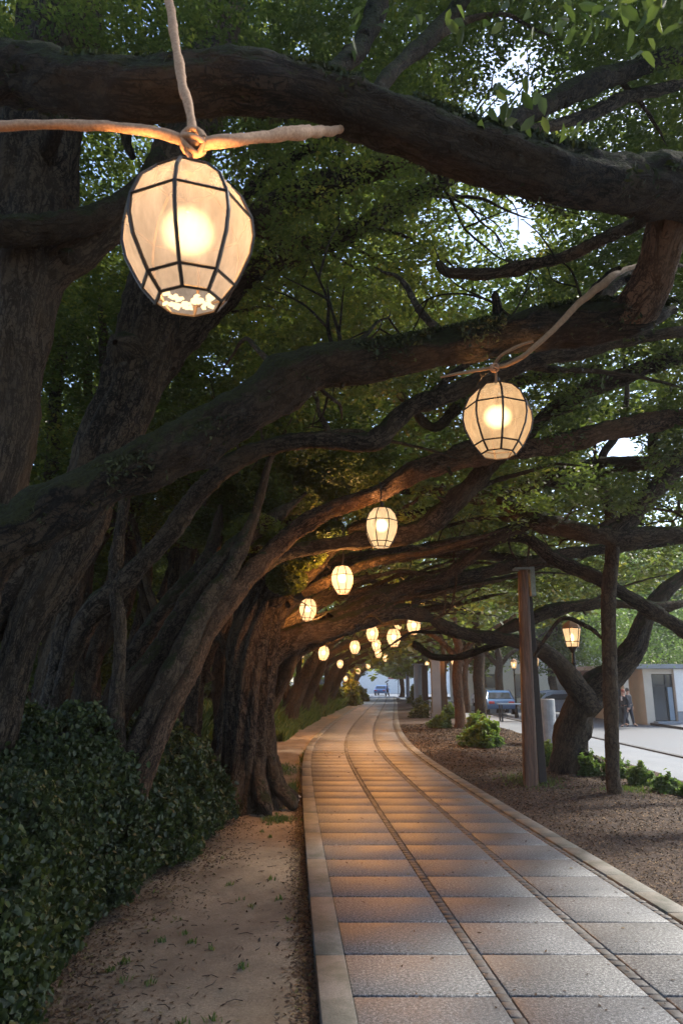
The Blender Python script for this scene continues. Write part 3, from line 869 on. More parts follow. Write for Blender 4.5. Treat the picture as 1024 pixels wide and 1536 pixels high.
# T4: sheaf of leaning stems
T4 = tree('sheaf_tree', (-2.4, 8.0, -.05), 'sheaf of parallel reddish stems leaning right out of the hedge, left of the fluted trunk', crown=(3, 11, 4.5))
limb(T4, [(W_, -2.30, 7.9, -.3, .2), (204, 1192, 7.9, 40), (240, 1108, 8.1, 34), (278, 1020, 8.5, 32), (322, 935, 9, 34), (376, 862, 9.5, 36), (432, 806, 10, 32), (500, 762, 10, 30), (575, 737, 9.8, 32), (625, 708, 9.6, 36), (690, 688, 9.6, 38), (760, 677, 9.6, 38), (850, 663, 9.7, 38), (930, 642, 9.8, 38), (1030, 622, 10, 36), (1180, 595, 10, 32)], 'bark_warm', 'stem', flute=.12, lobes=4, rough=.13)
limb(T4, [(W_, -2.5, 8.05, -.3, .2), (184, 1178, 8.05, 40), (222, 1080, 8.2, 38), (268, 990, 8.5, 38), (314, 905, 9, 36), (352, 842, 9.4, 30), (380, 780, 9.8, 20), (402, 700, 10.1, 12), (440, 620, 10.5, 6)], 'bark_smooth', 'stem', flute=.14, lobes=4)
limb(T4, [(W_, -2.85, 8.4, -.3, .22), (150, 1170, 8.4, 44), (176, 1080, 8.5, 42), (228, 990, 8.8, 42), (284, 905, 9.2, 40), (338, 835, 9.6, 34), (390, 792, 10, 28), (460, 740, 10.5, 18)], 'bark_smooth', 'stem', flute=.14, lobes=4)
limb(T4, [(W_, -2.7, 8.0, -.3, .15), (176, 1165, 8.0, 30), (176, 1080, 8.1, 28), (180, 970, 8.3, 24), (174, 860, 8.5, 24), (186, 760, 8.7, 20), (200, 640, 9, 16)], 'bark_smooth', 'stem', flute=.1, lobes=3)
limb(T4, [(W_, -3.1, 8.7, -.3, .2), (140, 1150, 8.7, 34), (160, 1060, 8.8, 36), (210, 965, 9.1, 38), (268, 890, 9.5, 34), (318, 830, 10, 30), (330, 760, 10.3, 22)], 'bark_smooth', 'stem', flute=.14, lobes=4)
limb(T4, [(W_, -2.6, 8.3, -.3, .2), (196, 1150, 8.3, 36), (244, 1040, 8.7, 36), (296, 950, 9.1, 36), (350, 880, 9.6, 32), (410, 838, 10.2, 28), (470, 822, 10.6, 28), (545, 812, 10.8, 34), (615, 800, 10.6, 38), (662, 772, 10.5, 40), (700, 732, 10.4, 38), (738, 694, 10.3, 35), (800, 640, 10.2, 32), (860, 595, 10.1, 32), (940, 562, 10, 34), (1040, 530, 10, 32), (1180, 500, 10, 28)], 'bark_smooth', 'stem', flute=.1, lobes=4, rough=.13)
limb(T4, [(690, 690, 9.7, 26), (650, 700, 9.9, 22), (600, 722, 10.1, 20)], 'bark_smooth')
limb(T4, [(600, 590, 9.9, 14), (650, 640, 9.8, 18), (700, 600, 9.9, 20), (780, 570, 10, 22), (850, 560, 10, 20), (900, 548, 10, 16)], 'bark_smooth')

# T5: big fluted trunk by the path
T5 = tree('fluted_tree', (-1.53, 12.5, -.05), 'stout upright trunk with deep vertical ridges and spreading roots beside the path kerb', crown=(1.5, 15, 4.5))
limb(T5, [(W_, -1.62, 12.5, -.3, .66), (374, 1200, 12.5, 108), (373, 1165, 12.5, 92), (372, 1100, 12.5, 78), (375, 1020, 12.5, 76), (382, 955, 12.5, 76), (396, 900, 12.4, 62), (410, 860, 12.3, 50), (430, 800, 12.4, 36), (440, 700, 12.8, 26)], 'bark', 'trunk', flute=.24, lobes=11, rough=.07, N_=72)
for k, (a, L) in enumerate([(-.35, .66), (-1.1, .7), (-1.9, .62), (.3, .6), (3.3, .7), (2.5, .6)]):
    cx, cy_ = -1.53, 12.5
    limb(T5, [(W_, cx + .36 * math.cos(a), cy_ + .36 * math.sin(a), .75, .10), (W_, cx + .50 * math.cos(a), cy_ + .50 * math.sin(a), .30, .13), (W_, cx + .75 * math.cos(a), cy_ + .75 * math.sin(a), .06, .11), (W_, cx + L * 1.1 * math.cos(a + .1), cy_ + L * 1.1 * math.sin(a + .1), -.06, .06)], 'bark', 'root', rough=.15)
limb(T5, [(388, 1000, 12.6, 44), (440, 958, 12.8, 46), (500, 942, 13, 44), (556, 922, 13.4, 40), (605, 917, 13.8, 32), (652, 932, 14.3, 27)], 'bark', rough=.13)
limb(T5, [(392, 950, 12.5, 46), (438, 890, 12.6, 42), (482, 858, 12.8, 36), (545, 840, 13, 30), (640, 824, 13, 28), (740, 802, 12.8, 24), (830, 770, 12.6, 18)], 'bark', rough=.13)
limb(T5, [(500, 935, 13.1, 34), (556, 905, 13.5, 32), (605, 884, 14, 26), (680, 867, 14.5, 24), (760, 852, 15, 24), (850, 832, 15.5, 22), (950, 816, 16, 20), (1060, 808, 16, 18)], 'bark', rough=.13)
limb(T5, [(400, 905, 12.3, 40), (450, 868, 12, 34), (520, 800, 12.2, 28), (600, 775, 12.6, 24), (680, 765, 13, 20)], 'bark', rough=.13)
limb(T5, [(600, 885, 14, 16), (660, 868, 14, 20), (700, 840, 14, 22), (740, 812, 14, 20), (785, 806, 14, 21), (832, 838, 14, 23), (882, 862, 13.9, 24), (930, 888, 13.8, 25), (975, 916, 13.7, 26), (1035, 950, 13.6, 27), (1130, 1010, 13.5, 26)], 'bark', rough=.12)
twigs_from(px_path([(400, 905, 12.3, 5), (450, 868, 12, 5), (545, 840, 13, 5), (740, 802, 12.8, 5)]), 7, 1.3, .025, M['bark'], T5, (0, .3, 1), 12, .7)

# right tree outside the frame whose dark limbs come in from the right edge
T6 = tree('right_tree', (8.6, 12, -.05), 'tree by the pale walk outside the right edge, its dark sinuous limbs entering the picture', crown=(7, 11, 4))
limb(T6, [(W_, 8.7, 12, -.3, .4), (W_, 8.6, 12, 1.5, .3), (W_, 8.4, 12, 3, .27), (W_, 8.0, 12, 5, .24), (W_, 7.8, 12, 7.5, .16)], 'bark', 'trunk', flute=.1)
limb(T6, [(600, 735, 13.2, 14), (655, 738, 13, 24), (710, 742, 12.7, 29), (760, 755, 12.5, 33), (810, 780, 12.3, 35), (880, 800, 12, 36), (960, 804, 12, 36), (1050, 806, 12, 36), (1180, 850, 12, 36)], 'bark_smooth', rough=.13)
limb(T6, [(915, 806, 12, 30), (945, 778, 12, 33), (975, 738, 12, 31), (1020, 700, 12, 31), (1090, 660, 12, 30), (1170, 600, 12, 26)], 'bark_smooth')
limb(T6, [(1000, 712, 12, 18), (984, 690, 12, 19), (978, 655, 12, 18), (992, 610, 12.1, 13), (1010, 570, 12.3, 9)], 'bark_smooth')
limb(T6, [(690, 735, 13.8, 14), (780, 735, 13.5, 22), (840, 708, 13.2, 21), (910, 692, 13, 20), (980, 690, 12.6, 20), (1060, 668, 12.2, 20)], 'bark_smooth')
limb(T6, [(800, 720, 13.6, 12), (860, 730, 13.4, 15), (920, 708, 13, 15), (1000, 696, 12.6, 14), (1060, 690, 12.3, 13)], 'bark_smooth')
# slim tree on the mulch
T7 = tree('slim_tree', (4.85, 13.5, -.02), 'slim straight trunk standing alone on the mulch, right of the timber posts', crown=(5.5, 14, 3.5))
limb(T7, [(W_, 4.88, 13.5, -.2, .27), (922, 1192, 13.5, 31), (918, 1160, 13.5, 25), (915, 1050, 13.5, 26), (912, 900, 13.5, 26), (918, 830, 13.5, 25), (914, 765, 13.5, 20), (897, 718, 13.5, 17), (904, 682, 13.5, 15), (925, 650, 13.5, 13), (940, 590, 13.6, 9), (930, 500, 13.7, 6)], 'bark_smooth', 'trunk', rough=.06, wob=.1)
limb(T7, [(800, 985, 13.9, 6), (840, 930, 13.8, 7), (880, 940, 13.7, 8), (905, 960, 13.5, 8)], 'bark_smooth')
# forked tree
T8 = tree('forked_tree', (5.05, 16.6, -.02), 'short stout forked tree by the pale walk, trunk curving up into two thick arms', crown=(6, 17, 4))
limb(T8, [(W_, 5.0, 16.7, -.2, .75), (845, 1166, 16.7, 84), (848, 1140, 16.6, 66), (858, 1100, 16.6, 60), (872, 1062, 16.5, 66), (893, 1034, 16.4, 58), (925, 1003, 16.4, 45), (953, 965, 16.4, 38), (968, 925, 16.5, 33), (995, 885, 16.6, 28), (1040, 850, 16.8, 24), (1120, 800, 17, 20)], 'bark', 'trunk', flute=.18, lobes=6, rough=.12)
limb(T8, [(885, 1060, 16.4, 50), (860, 1022, 16.1, 44), (832, 990, 15.9, 36), (795, 968, 15.6, 29), (735, 956, 15.1, 26), (680, 945, 14.6, 26), (640, 925, 14.1, 24)], 'bark_smooth')
limb(T8, [(735, 955, 15.2, 14), (770, 938, 15.4, 22), (820, 918, 15.5, 25), (870, 908, 15.6, 22), (930, 905, 15.7, 16), (1000, 908, 16, 15), (1060, 900, 16.2, 14)], 'bark_smooth')
limb(T8, [(620, 965, 17.5, 12), (650, 985, 17.2, 14), (690, 985, 17, 13), (735, 970, 16.6, 12), (770, 960, 16, 14)], 'bark_smooth')

# slender trunks in the wood behind the hedge
rs = np.random.default_rng(5)
ORD = 'first second third fourth fifth sixth seventh eighth ninth tenth eleventh twelfth thirteenth fourteenth fifteenth sixteenth seventeenth eighteenth nineteenth twentieth'.split() + ['twenty-' + q for q in 'first second third fourth fifth sixth seventh eighth'.split()]
slots = [(18, 12, 34), (50, 11, 26), (120, 12.5, 28), (150, 13, 24), (205, 12, 22), (232, 13.5, 30), (262, 14, 40), (300, 13, 24), (322, 15, 22), (215, 16, 26), (180, 17, 22), (90, 15, 30), (30, 16, 30), (345, 17, 22), (280, 18, 26), (140, 20, 30), (245, 21, 24), (60, 19, 22), (330, 22, 30), (110, 24, 24), (-60, 12, 34), (-120, 14, 30), (0, 21, 24), (375, 20, 20), (195, 24, 24), (300, 26, 26)]
for k, (px, Y, wd) in enumerate(slots):
    p, t = at(px, 1090, Y); r = .5 * wd * t / F; x0 = p[0]
    lean = rs.uniform(-.12, .35)
    rank = sorted(range(len(slots)), key=lambda q: slots[q][0]).index(k) + 1
    e = tree('woodland_tree', (x0, Y, 0), f'{"stout" if wd > 27 else "slender"} dim trunk in the dark wood behind the hedge, {ORD[rank - 1]} from the left', 'tree', 'slender trunks in the dark wood', crown=(x0 + 1.5, Y + 1, 3))
    zz = [-.4, .8, 2.2, 3.8, 5.5, 7.5, 10]
    pth = [(W_, x0 + lean * z + rs.normal(0, .12), Y + rs.normal(0, .15), z, r * (1.35 if i == 0 else 1 - .08 * i)) for i, z in enumerate(zz)]
    limb(e, pth, 'bark_smooth', 'trunk', flute=.12, lobes=4)
    if k % 2 == 0:
        z0 = rs.uniform(1.6, 3.2); s_ = rs.choice([-1, 1])
        limb(e, [(W_, x0 + lean * z0, Y, z0 - .3, r * .6), (W_, x0 + lean * z0 + .4 * s_, Y - .1, z0 + .5, r * .55), (W_, x0 + lean * z0 + .7 * s_, Y - .2, z0 + 1.6, r * .45), (W_, x0 + lean * z0 + 1.4 * s_, Y - .3, z0 + 3.4, r * .3)], 'bark_smooth')

def stubs(tr, path, n, seed, mat='bark', side=1.0):
    q = np.random.default_rng(seed); P = np.array(path)
    for i in range(n):
        k = q.integers(1, len(P) - 1); f = q.random(); p = P[k - 1] * (1 - f) + P[k] * f; r = p[3]
        d = q.normal(0, 1, 3); d[1] = -abs(d[1]) * .6; ax = P[k, :3] - P[k - 1, :3]; ax /= np.linalg.norm(ax); d -= ax * (d @ ax); d /= np.linalg.norm(d)
        d2 = d + ax * q.uniform(-.5, .5)
        if q.random() < .45:
            pts = [(*(p[:3] + d * r * .35), r * .62), (*(p[:3] + d * r * .82), r * .50), (*(p[:3] + d * r * 1.06), r * .26)]      # burl
        else:
            L = r * q.uniform(.5, 1.3)
            pts = [(*(p[:3] + d * r * .5), r * .45), (*(p[:3] + d * r * .95), r * .26), (*(p[:3] + d * (r * .95) + d2 * L * .5), r * .20), (*(p[:3] + d * (r * .95) + d2 * L), r * .17)]
        _seed[0] += 1
        v, f_, u = sweep(pts, N_=14, rough=.16, seed=_seed[0])
        link('knot', np_mesh('knot', v, f_, M[mat], uv=u, smooth=True), tr, world=True)
for (tr_, n_, mt_) in [(T1, 16, 'bark_moss'), (T2, 10, 'bark'), (T3, 5, 'bark_smooth'), (T4, 8, 'bark_smooth'), (T5, 8, 'bark'), (T6, 6, 'bark_smooth'), (T8, 5, 'bark')]:
    pl = [p for (t_, p) in LIMB_PTS if t_ is tr_ and max(q[3] for q in p) > .07]
    for k_ in range(n_):
        stubs(tr_, pl[k_ % len(pl)], 1, 900 + k_ * 7 + len(pl), mt_)
def crooked(tr, p0, p1, r0, r1, seed, sag=.3, mat='bark_smooth'):
    q = np.random.default_rng(seed); p0 = np.array(p0, float); p1 = np.array(p1, float); L = np.linalg.norm(p1 - p0); m = max(5, int(L / .8))
    pts = []
    for i in range(m + 1):
        f = i / m; o_ = q.normal(0, .07, 3) * L * .28 * math.sin(math.pi * f)
        p = p0 * (1 - f) + p1 * f + o_ + np.array([0, 0, sag * math.sin(math.pi * f)]); pts.append((W_, p[0], p[1], p[2], r0 * (1 - f) + r1 * f))
    return limb(tr, pts, mat, 'branch', rough=.12)
def PXY(px, py, Y): return at(px, py, Y)[0]
q_ = np.random.default_rng(77)
for k, (a, b, r0, tr) in enumerate([
    ((455, 890, 12.2), (760, 792, 11.5), .10, T5), ((470, 870, 12.4), (700, 826, 13.0), .08, T5), ((430, 905, 12.4), (640, 862, 14), .09, T5),
    ((560, 905, 13.5), (735, 880, 15), .06, T5), ((620, 905, 14), (860, 862, 15.5), .06, T5), ((700, 742, 12.6), (560, 792, 12.6), .07, T6),
    ((800, 775, 12.3), (640, 800, 13.2), .07, T6), ((880, 800, 12), (1040, 770, 11.5), .05, T6), ((640, 800, 10.6), (880, 700, 10.5), .06, T4),
    ((650, 695, 9.6), (880, 610, 9.2), .07, T4), ((400, 668, 8.1), (690, 690, 9), .045, T3), ((700, 580, 7.8), (1030, 585, 8.2), .06, T3),
    ((640, 600, 7.9), (850, 470, 7.6), .05, T3), ((500, 660, 8), (420, 560, 8.4), .035, T3), ((890, 720, 13), (900, 640, 13), .045, T6),
    ((830, 925, 15.4), (1010, 860, 15.8), .05, T8), ((960, 945, 16.4), (1060, 905, 16.4), .06, T8), ((700, 955, 14.8), (560, 985, 16), .05, T8),
    ((660, 500, 4.6), (560, 400, 5.6), .035, T1), ((880, 480, 4.5), (1040, 400, 5.4), .045, T1), ((430, 580, 4.55), (330, 560, 5.6), .03, T1),
    ((380, 350, 7), (560, 420, 7.6), .035, T2), ((600, 300, 7.9), (800, 330, 8.8), .04, T2), ((540, 345, 7.8), (700, 430, 9), .035, T2),
    ((300, 480, 7.4), (450, 470, 8.4), .03, T2), ((640, 62, 3.8), (840, 60, 4.8), .03, T1), ((860, 130, 4.2), (1000, 220, 5.2), .035, T1)]):
    crooked(tr, PXY(*a), PXY(*b), r0, r0 * .25, 100 + k, .12 + .1 * (k % 3))
twigs_from(px_path([(480, 940, 13, 5), (650, 930, 14, 5), (800, 850, 15, 5), (640, 824, 13, 5)]), 12, 1.5, .028, M['bark_smooth'], T5, (.3, .2, .9), 31, .8)
twigs_from(px_path([(700, 742, 12.7, 5), (880, 800, 12, 5), (1040, 806, 12, 5), (1000, 712, 12, 5)]), 10, 1.4, .026, M['bark_smooth'], T6, (0, .2, .8), 32, .9)
twigs_from(px_path([(560, 252, 7, 5), (700, 232, 7.1, 5), (640, 300, 8, 5), (400, 400, 7.6, 5)]), 14, 1.6, .024, M['bark_smooth'], T2, (.2, .3, .6), 33, .9)
twigs_from(px_path([(900, 480, 4.5, 5), (690, 520, 4.65, 5), (340, 640, 4.5, 5)]), 6, .9, .014, M['bark_moss'], T1, (0, .6, .8), 34, .6)
# far row leaning over the path
FAR = [(18.5, 1.9), (23, 1.5), (27.5, 2.0), (33, 1.6), (39, 1.7), (46, 1.5), (54, 1.6), (63, 1.4), (73, 1.4)]
ordn = ['first', 'second', 'third', 'fourth', 'fifth', 'sixth', 'seventh', 'eighth', 'ninth']
for k, (Y, off) in enumerate(FAR):
    x0 = LI(Y) - KW - off; s = rs.uniform(.9, 1.1)
    e = tree('arching_tree', (x0, Y, 0), f'leaning trunk arching over the path, {ordn[k]} beyond the fluted trunk', 'tree', 'leaning trees lining the left of the path', crown=(x0 + 3, Y, 5))
    r = .30 * s
    limb(e, [(W_, x0 - .1, Y, -.3, r * 1.7), (W_, x0, Y, .5, r * 1.15), (W_, x0 + .35, Y, 1.6, r), (W_, x0 + 1.0, Y, 2.9, r * .8), (W_, x0 + 2.2, Y + .2, 4.0, r * .62), (W_, x0 + 4.2, Y + .3, 4.9 * s, r * .5), (W_, x0 + 6.6, Y + .2, 5.0 * s, r * .38), (W_, x0 + 9, Y, 4.6 * s, r * .2)], 'bark', 'trunk', flute=.16, lobes=6)
    limb(e, [(W_, x0 + .2, Y, 1.2, r * .7), (W_, x0 + .9, Y - .3, 2.4, r * .6), (W_, x0 + 1.5, Y - .5, 4.0, r * .5), (W_, x0 + 2.4, Y - .8, 5.8, r * .35), (W_, x0 + 4, Y - 1, 7, r * .2)], 'bark')
    limb(e, [(W_, x0 - .1, Y, .6, r * .7), (W_, x0 - .3, Y + .2, 2.2, r * .6), (W_, x0 - .1, Y + .3, 4.2, r * .5), (W_, x0 + .4, Y + .2, 7, r * .3)], 'bark')
    for j_ in range(5):
        a_ = q_.uniform(1.0, 3.5); crooked(e, (x0 + a_, Y + .1, 2.6 + .55 * a_), (x0 + a_ + q_.uniform(3, 6), Y + q_.uniform(-2.5, 2.5), q_.uniform(3.9, 6.6)), .075, .02, 300 + k * 7 + j_, .3, 'bark')
    limb(e, [(W_, x0 + .9, Y, 2.7, r * .5), (W_, x0 + 2.0, Y - .6, 3.3, r * .45), (W_, x0 + 3.6, Y - 1.1, 3.9, r * .4), (W_, x0 + 5.6, Y - 1.5, 4.2, r * .28), (W_, x0 + 7.6, Y - 1.8, 4.6, r * .15)], 'bark')
# right row trunks
RT = [(690, 1091, 32, 15, 'slim reddish brown trunk on the mulch, glowing round lantern at its left side', 'bark_warm'),
      (722, 1091, 33, 17, 'darker slim trunk rising behind the green bush, glowing lantern at its left', 'bark_smooth'),
      (700, 1062, 48, 9, 'thin far trunk seen between the two slim roadside trunks', 'bark_smooth'),
      (668, 1070, 44, 8, 'thin far trunk just right of the grey square pillar', 'bark_smooth'),
      (751, 1062, 50, 12, 'dark trunk across the plaza just left of the timber posts', 'bark')]
for px, py, Y, wd, lab, mt in RT:
    p, t = at(px, py, Y); r = .5 * wd * t / F
    e = tree('roadside_tree', (p[0], Y, 0), lab, 'tree', crown=(p[0], Y, 4.5))
    x0 = p[0]
    limb(e, [(W_, x0, Y, -.3, r * 1.5), (W_, x0, Y, .5, r * 1.05), (W_, x0 - .05, Y, 2.2, r), (W_, x0 + .05, Y, 3.4, r * .9), (W_, x0 - .1, Y, 4.8, r * .7), (W_, x0 + .2, Y, 8, r * .3)], mt, 'trunk', rough=.06, wob=.15)
    for s_ in (-1, 1):
        limb(e, [(W_, x0, Y, 3.0, r * .6), (W_, x0 + .9 * s_, Y, 3.9, r * .5), (W_, x0 + 2.2 * s_, Y + .3, 4.6, r * .35), (W_, x0 + 3.8 * s_, Y, 5.6, r * .15)], mt)
# trees beyond the plaza
BT = [(17, 58, 13), (24, 62, 15), (31, 60, 14), (39, 64, 15), (13, 66, 13), (21, 47, 11), (28, 48, 12), (36, 46, 12), (44, 52, 13), (9, 80, 12), (16, 84, 13), (51, 62, 14), (0.5, 92, 9), (-6, 95, 12), (-13, 90, 13), (8, 96, 10)]
for k, (x0, Y, H_) in enumerate(BT):
    p = (x0, Y)
    rank = sorted(range(len(BT)), key=lambda q: BT[q][0] / BT[q][1]).index(k)
    e = tree('park_tree', (x0, Y, 0), f'leafy daylit tree beyond the path end and plaza, {ORD[rank]} from the left', 'tree', 'leafy trees beyond the plaza', crown=(x0, Y, 6))
    r = .3
    limb(e, [(W_, x0, Y, -.3, r * 1.4), (W_, x0 + .1, Y, 1, r), (W_, x0 - .1, Y, 3, r * .9), (W_, x0 + .2, Y, 6, r * .6), (W_, x0, Y, H_ - 1, r * .2)], 'bark', 'trunk')
    for q in range(4):
        a = q * 1.57 + k
        limb(e, [(W_, x0, Y, 2.5 + .4 * q, r * .55), (W_, x0 + 1.5 * math.cos(a), Y + 1.5 * math.sin(a), 4 + .5 * q, r * .4), (W_, x0 + 3.2 * math.cos(a), Y + 3.2 * math.sin(a), 6 + .7 * q, r * .15)], 'bark')
#SPLIT#
# ------------------------------------------------------------------ foliage
def smooth01(a, lo, hi):
    t = np.clip((a - lo) / (hi - lo), 0, 1); return t * t * (3 - 2 * t)
def canopy_keep(P):
    """probability that a leaf exists at P"""
    x, y, z = P.T
    zb = np.interp(y, [0, 7, 12, 18, 30, 60, 95], [6.1, 5.9, 5.3, 4.7, 4.2, 3.6, 3.2])
    zb = zb + (noise(np.stack([x * .5, y * .4, 0 * x], 1)) - .5) * 2.4
    zb = zb - .9 * smooth01(-x, 1.5, 5) + .5 * smooth01(x, 5, 9)
    top = 10.5 + 2 * noise(np.stack([x * .3, y * .3, 0 * x + 9], 1))
    lay = noise(np.stack([x * 1.1, y * 1.1, z * 2.6], 1)) * .50 + noise(np.stack([x * 3.0, y * 3.0, z * 5.5], 1) + 40) * .50
    big = noise(np.stack([x * .45, y * .45, z * .7], 1) + 80)
    k = smooth01(lay, .43, .52) * smooth01(big, .28, .43)
    ok = (z > zb) & (z < top) & (x < LI(y) + 10.3 + 2 * (big - .5)) & (x > -34)
    # two open gaps in the roof of leaves
    def gap(px, py, rad):
        d = ray(px, py); d = d / np.linalg.norm(d); v = P - np.array([0, 0, EYE]); t = v @ d
        q = np.linalg.norm(v - t[:, None] * d, axis=1) / t
        return q > rad * (1 + 4.5 * (lay - .52))
    ok &= gap(784, 348, .017) & gap(778, 318, .013) & gap(922, 672, .026) & gap(955, 668, .016) & gap(897, 690, .012)
    return k * ok

def sample_frustum(n, t0, t1, u0=-.62, u1=.62, v0=-.35, v1=.86):
    t = rng.uniform(t0, t1, n); u = rng.uniform(u0, u1, n); v = rng.uniform(v0, v1, n)
    f = np.array([0, math.cos(TH), math.sin(TH)]); up = np.array([0, -math.sin(TH), math.cos(TH)]); rt = np.array([1., 0, 0])
    return np.array([0, 0, EYE]) + t[:, None] * (f + u[:, None] * rt + v[:, None] * up), t

LS = .0084
leavesP = []; leavesS = []; leavesD = []; leavesN = []; leavesT = []
def sprays(C, S, m=9):
    """grow a sprig of m leaves at each point"""
    n = len(C)
    a = rng.uniform(0, 2 * math.pi, n); D = np.stack([np.cos(a), np.sin(a), rng.normal(-.12, .38, n)], 1); D /= np.linalg.norm(D, axis=1)[:, None]
    U = rng.normal(0, .38, (n, 3)); U[:, 2] += 1
    side = np.cross(D, U); side /= np.linalg.norm(side, axis=1)[:, None]; U = np.cross(side, D)
    t0 = .10 + .72 * noise(C * .9 + 3) - .06 + rng.normal(0, .10, n)
    for i in range(m):
        k = (i - m / 2) * .42; sg = 1 if i % 2 else -1
        j = rng.normal(0, .25, (n, 3))
        P = C + D * (k * S)[:, None] + side * (sg * .42 * S)[:, None] + j * S[:, None] - np.array([0, 0, 1.]) * (.05 * k * k * S)[:, None]
        dd = D * .55 + side * sg * .85 + rng.normal(0, .28, (n, 3)); dd /= np.linalg.norm(dd, axis=1)[:, None]
        leavesP.append(P); leavesS.append(S * rng.uniform(.6, 1.25, n)); leavesD.append(dd); leavesN.append(U + rng.normal(0, .3, (n, 3)))
        leavesT.append(np.clip(t0 + rng.normal(0, .07, n), 0, 1))
for (n, t0, t1, ls) in [(470000, 3.5, 24, LS), (220000, 24, 60, LS * 1.15), (40000, 60, 95, LS * 1.3)]:
    P, t = sample_frustum(n, t0, t1)
    m = (P[:, 2] > 1.8) & (P[:, 2] < 13)
    P = P[m]; t = t[m]
    k = canopy_keep(P) > rng.random(len(P))
    sprays(P[k], np.maximum(t[k] * ls, .034) * rng.uniform(.75, 1.2, k.sum()))
# coarser unseen leaves above and behind the camera, added to shade the foreground
n = 260000
P = np.stack([rng.uniform(-26, 13, n), rng.uniform(-30, 9, n), rng.uniform(4.6, 10.5, n)], 1)
cc = P - np.array([0, 0, EYE]); fz = cc @ np.array([0, math.cos(TH), math.sin(TH)])
inside = (fz > 0) & (np.abs(cc[:, 0]) < .60 * fz) & (np.abs(cc @ np.array([0, -math.sin(TH), math.cos(TH)])) < .84 * fz)
k = (~inside) & (canopy_keep(P) > .3) & (rng.random(n) < .14)
sprays(P[k], rng.uniform(.13, .24, k.sum()))
CP = np.vstack(leavesP); CS = np.concatenate(leavesS); CD = np.vstack(leavesD); CN = np.vstack(leavesN); tint = np.concatenate(leavesT)
print('canopy leaves', len(CP))
cen = np.array([[c[0], c[1]] for _, c in TREES if True]); rad = np.array([c[2] for _, c in TREES])
big_idx = [i for i, (e, _) in enumerate(TREES) if not e.name.startswith('park_tree')]
best = np.full(len(CP), 1e9); own = np.zeros(len(CP), int)
for i in big_idx:
    d = np.hypot(CP[:, 0] - cen[i, 0], CP[:, 1] - cen[i, 1]) / rad[i] + .12 * noise(CP * 1.5 + i * 3.3)
    m = d < best; best[m] = d[m]; own[m] = i
for i in big_idx:
    m = own == i
    if m.sum() > 30:
        leaf_mesh('crown', CP[m], CS[m], M['leaf'], TREES[i][0], tint=tint[m], ratio=.55, D=CD[m], NN=CN[m])
# crowns of the park trees
for i, (e, c) in enumerate(TREES):
    if i in big_idx: continue
    H_ = BT[[t[0].name for t in TREES if t[0].name.startswith('park_tree')].index(e.name)][2]
    n = 26000; Q = []
    q = rng.normal(0, 1, (n * 2, 3)); q /= np.linalg.norm(q, axis=1)[:, None]
    q *= (rng.random(len(q)) ** .45)[:, None]
    Q = q * np.array([5.2, 5.2, (H_ - 1.6) / 2]) + np.array([c[0], c[1], (H_ + 2.2) / 2 + .4])
    nn = noise(Q * .55 + i) * .6 + noise(Q * 1.7 + i) * .4
    Q = Q[nn > .50][:n]
    tt = Q[:, 1]
    leaf_mesh('crown', Q, np.full(len(Q), .20 + .0035 * c[1] - .1) * rng.uniform(.7, 1.3, len(Q)), M['leaf_bright'], e, flat=.6, tint=np.clip(.15 + noise(Q * .4) * .8 + rng.normal(0, .12, len(Q)), 0, 1), ratio=.6)

# foliage masses hanging low round the sheaf tree and sprigs of the wood
def blob_leaves(centers, n_each, size, flat=.5):
    out = []
    for (x, y, z, rx, ry, rz) in centers:
        q = rng.normal(0, 1, (n_each, 3)); q /= np.linalg.norm(q, axis=1)[:, None]; q *= (rng.random(n_each) ** .5)[:, None]
        p = q * [rx, ry, rz] + [x, y, z]
        nn = noise(p * [2.4, 2.4, 4.2]) * .6 + noise(p * [6, 6, 9]) * .4
        out.append(p[nn > .46])
    return np.vstack(out)
cs = []
for (px, py, Y, a, b) in [(345, 730, 11, 1.0, .55), (400, 755, 11, .9, .5), (450, 700, 11.5, 1.1, .6), (320, 790, 11, .7, .4), (500, 715, 12, .9, .5), (430, 640, 12, 1.2, .5), (540, 700, 13, .9, .5), (380, 800, 10.2, .5, .3), (490, 800, 11.6, .35, .25), (445, 830, 11.2, .5, .3), (430, 870, 11.6, .35, .25)]:
    p, t = at(px, py, Y); cs.append((*p, a, a, b))
P = blob_leaves(cs, 9000, .05)
leaf_mesh('low_foliage', P, rng.uniform(.045, .085, len(P)), M['leaf'], T4, flat=.5, tint=np.clip(.15 + noise(P * 1.5) * .6, 0, 1), ratio=.55)
# large near leaves hanging from the top of the mossy limb
def spray(pts, n, s0, s1, spread):
    Q = []
    for (px, py, Y) in pts:
        p, t = at(px, py, Y); Q.append(p + rng.normal(0, 1, (n, 3)) * spread)
    return np.vstack(Q), rng.uniform(s0, s1, n * len(pts))
P, S = spray([(860, 10, 2.5), (900, 0, 2.5), (700, 10, 2.9), (985, 30, 2.5), (760, -10, 2.7), (930, 40, 2.7), (960, 0, 2.4), (560, 20, 3.3)], 11, .07, .12, [.13, .10, .07])
P2_, S2 = spray([(790, 165, 2.9), (800, 185, 2.9), (770, 150, 3.0), (740, 160, 3.0), (850, 40, 2.5)], 5, .08, .12, [.06, .05, .04])
leaf_mesh('leaf_spray', np.vstack([P, P2_]), np.concatenate([S, S2]), M['leaf'], T1, flat=.8, hang=.8, tint=rng.uniform(.0, .6, len(P) + len(P2_)), ratio=.42, fold=True)
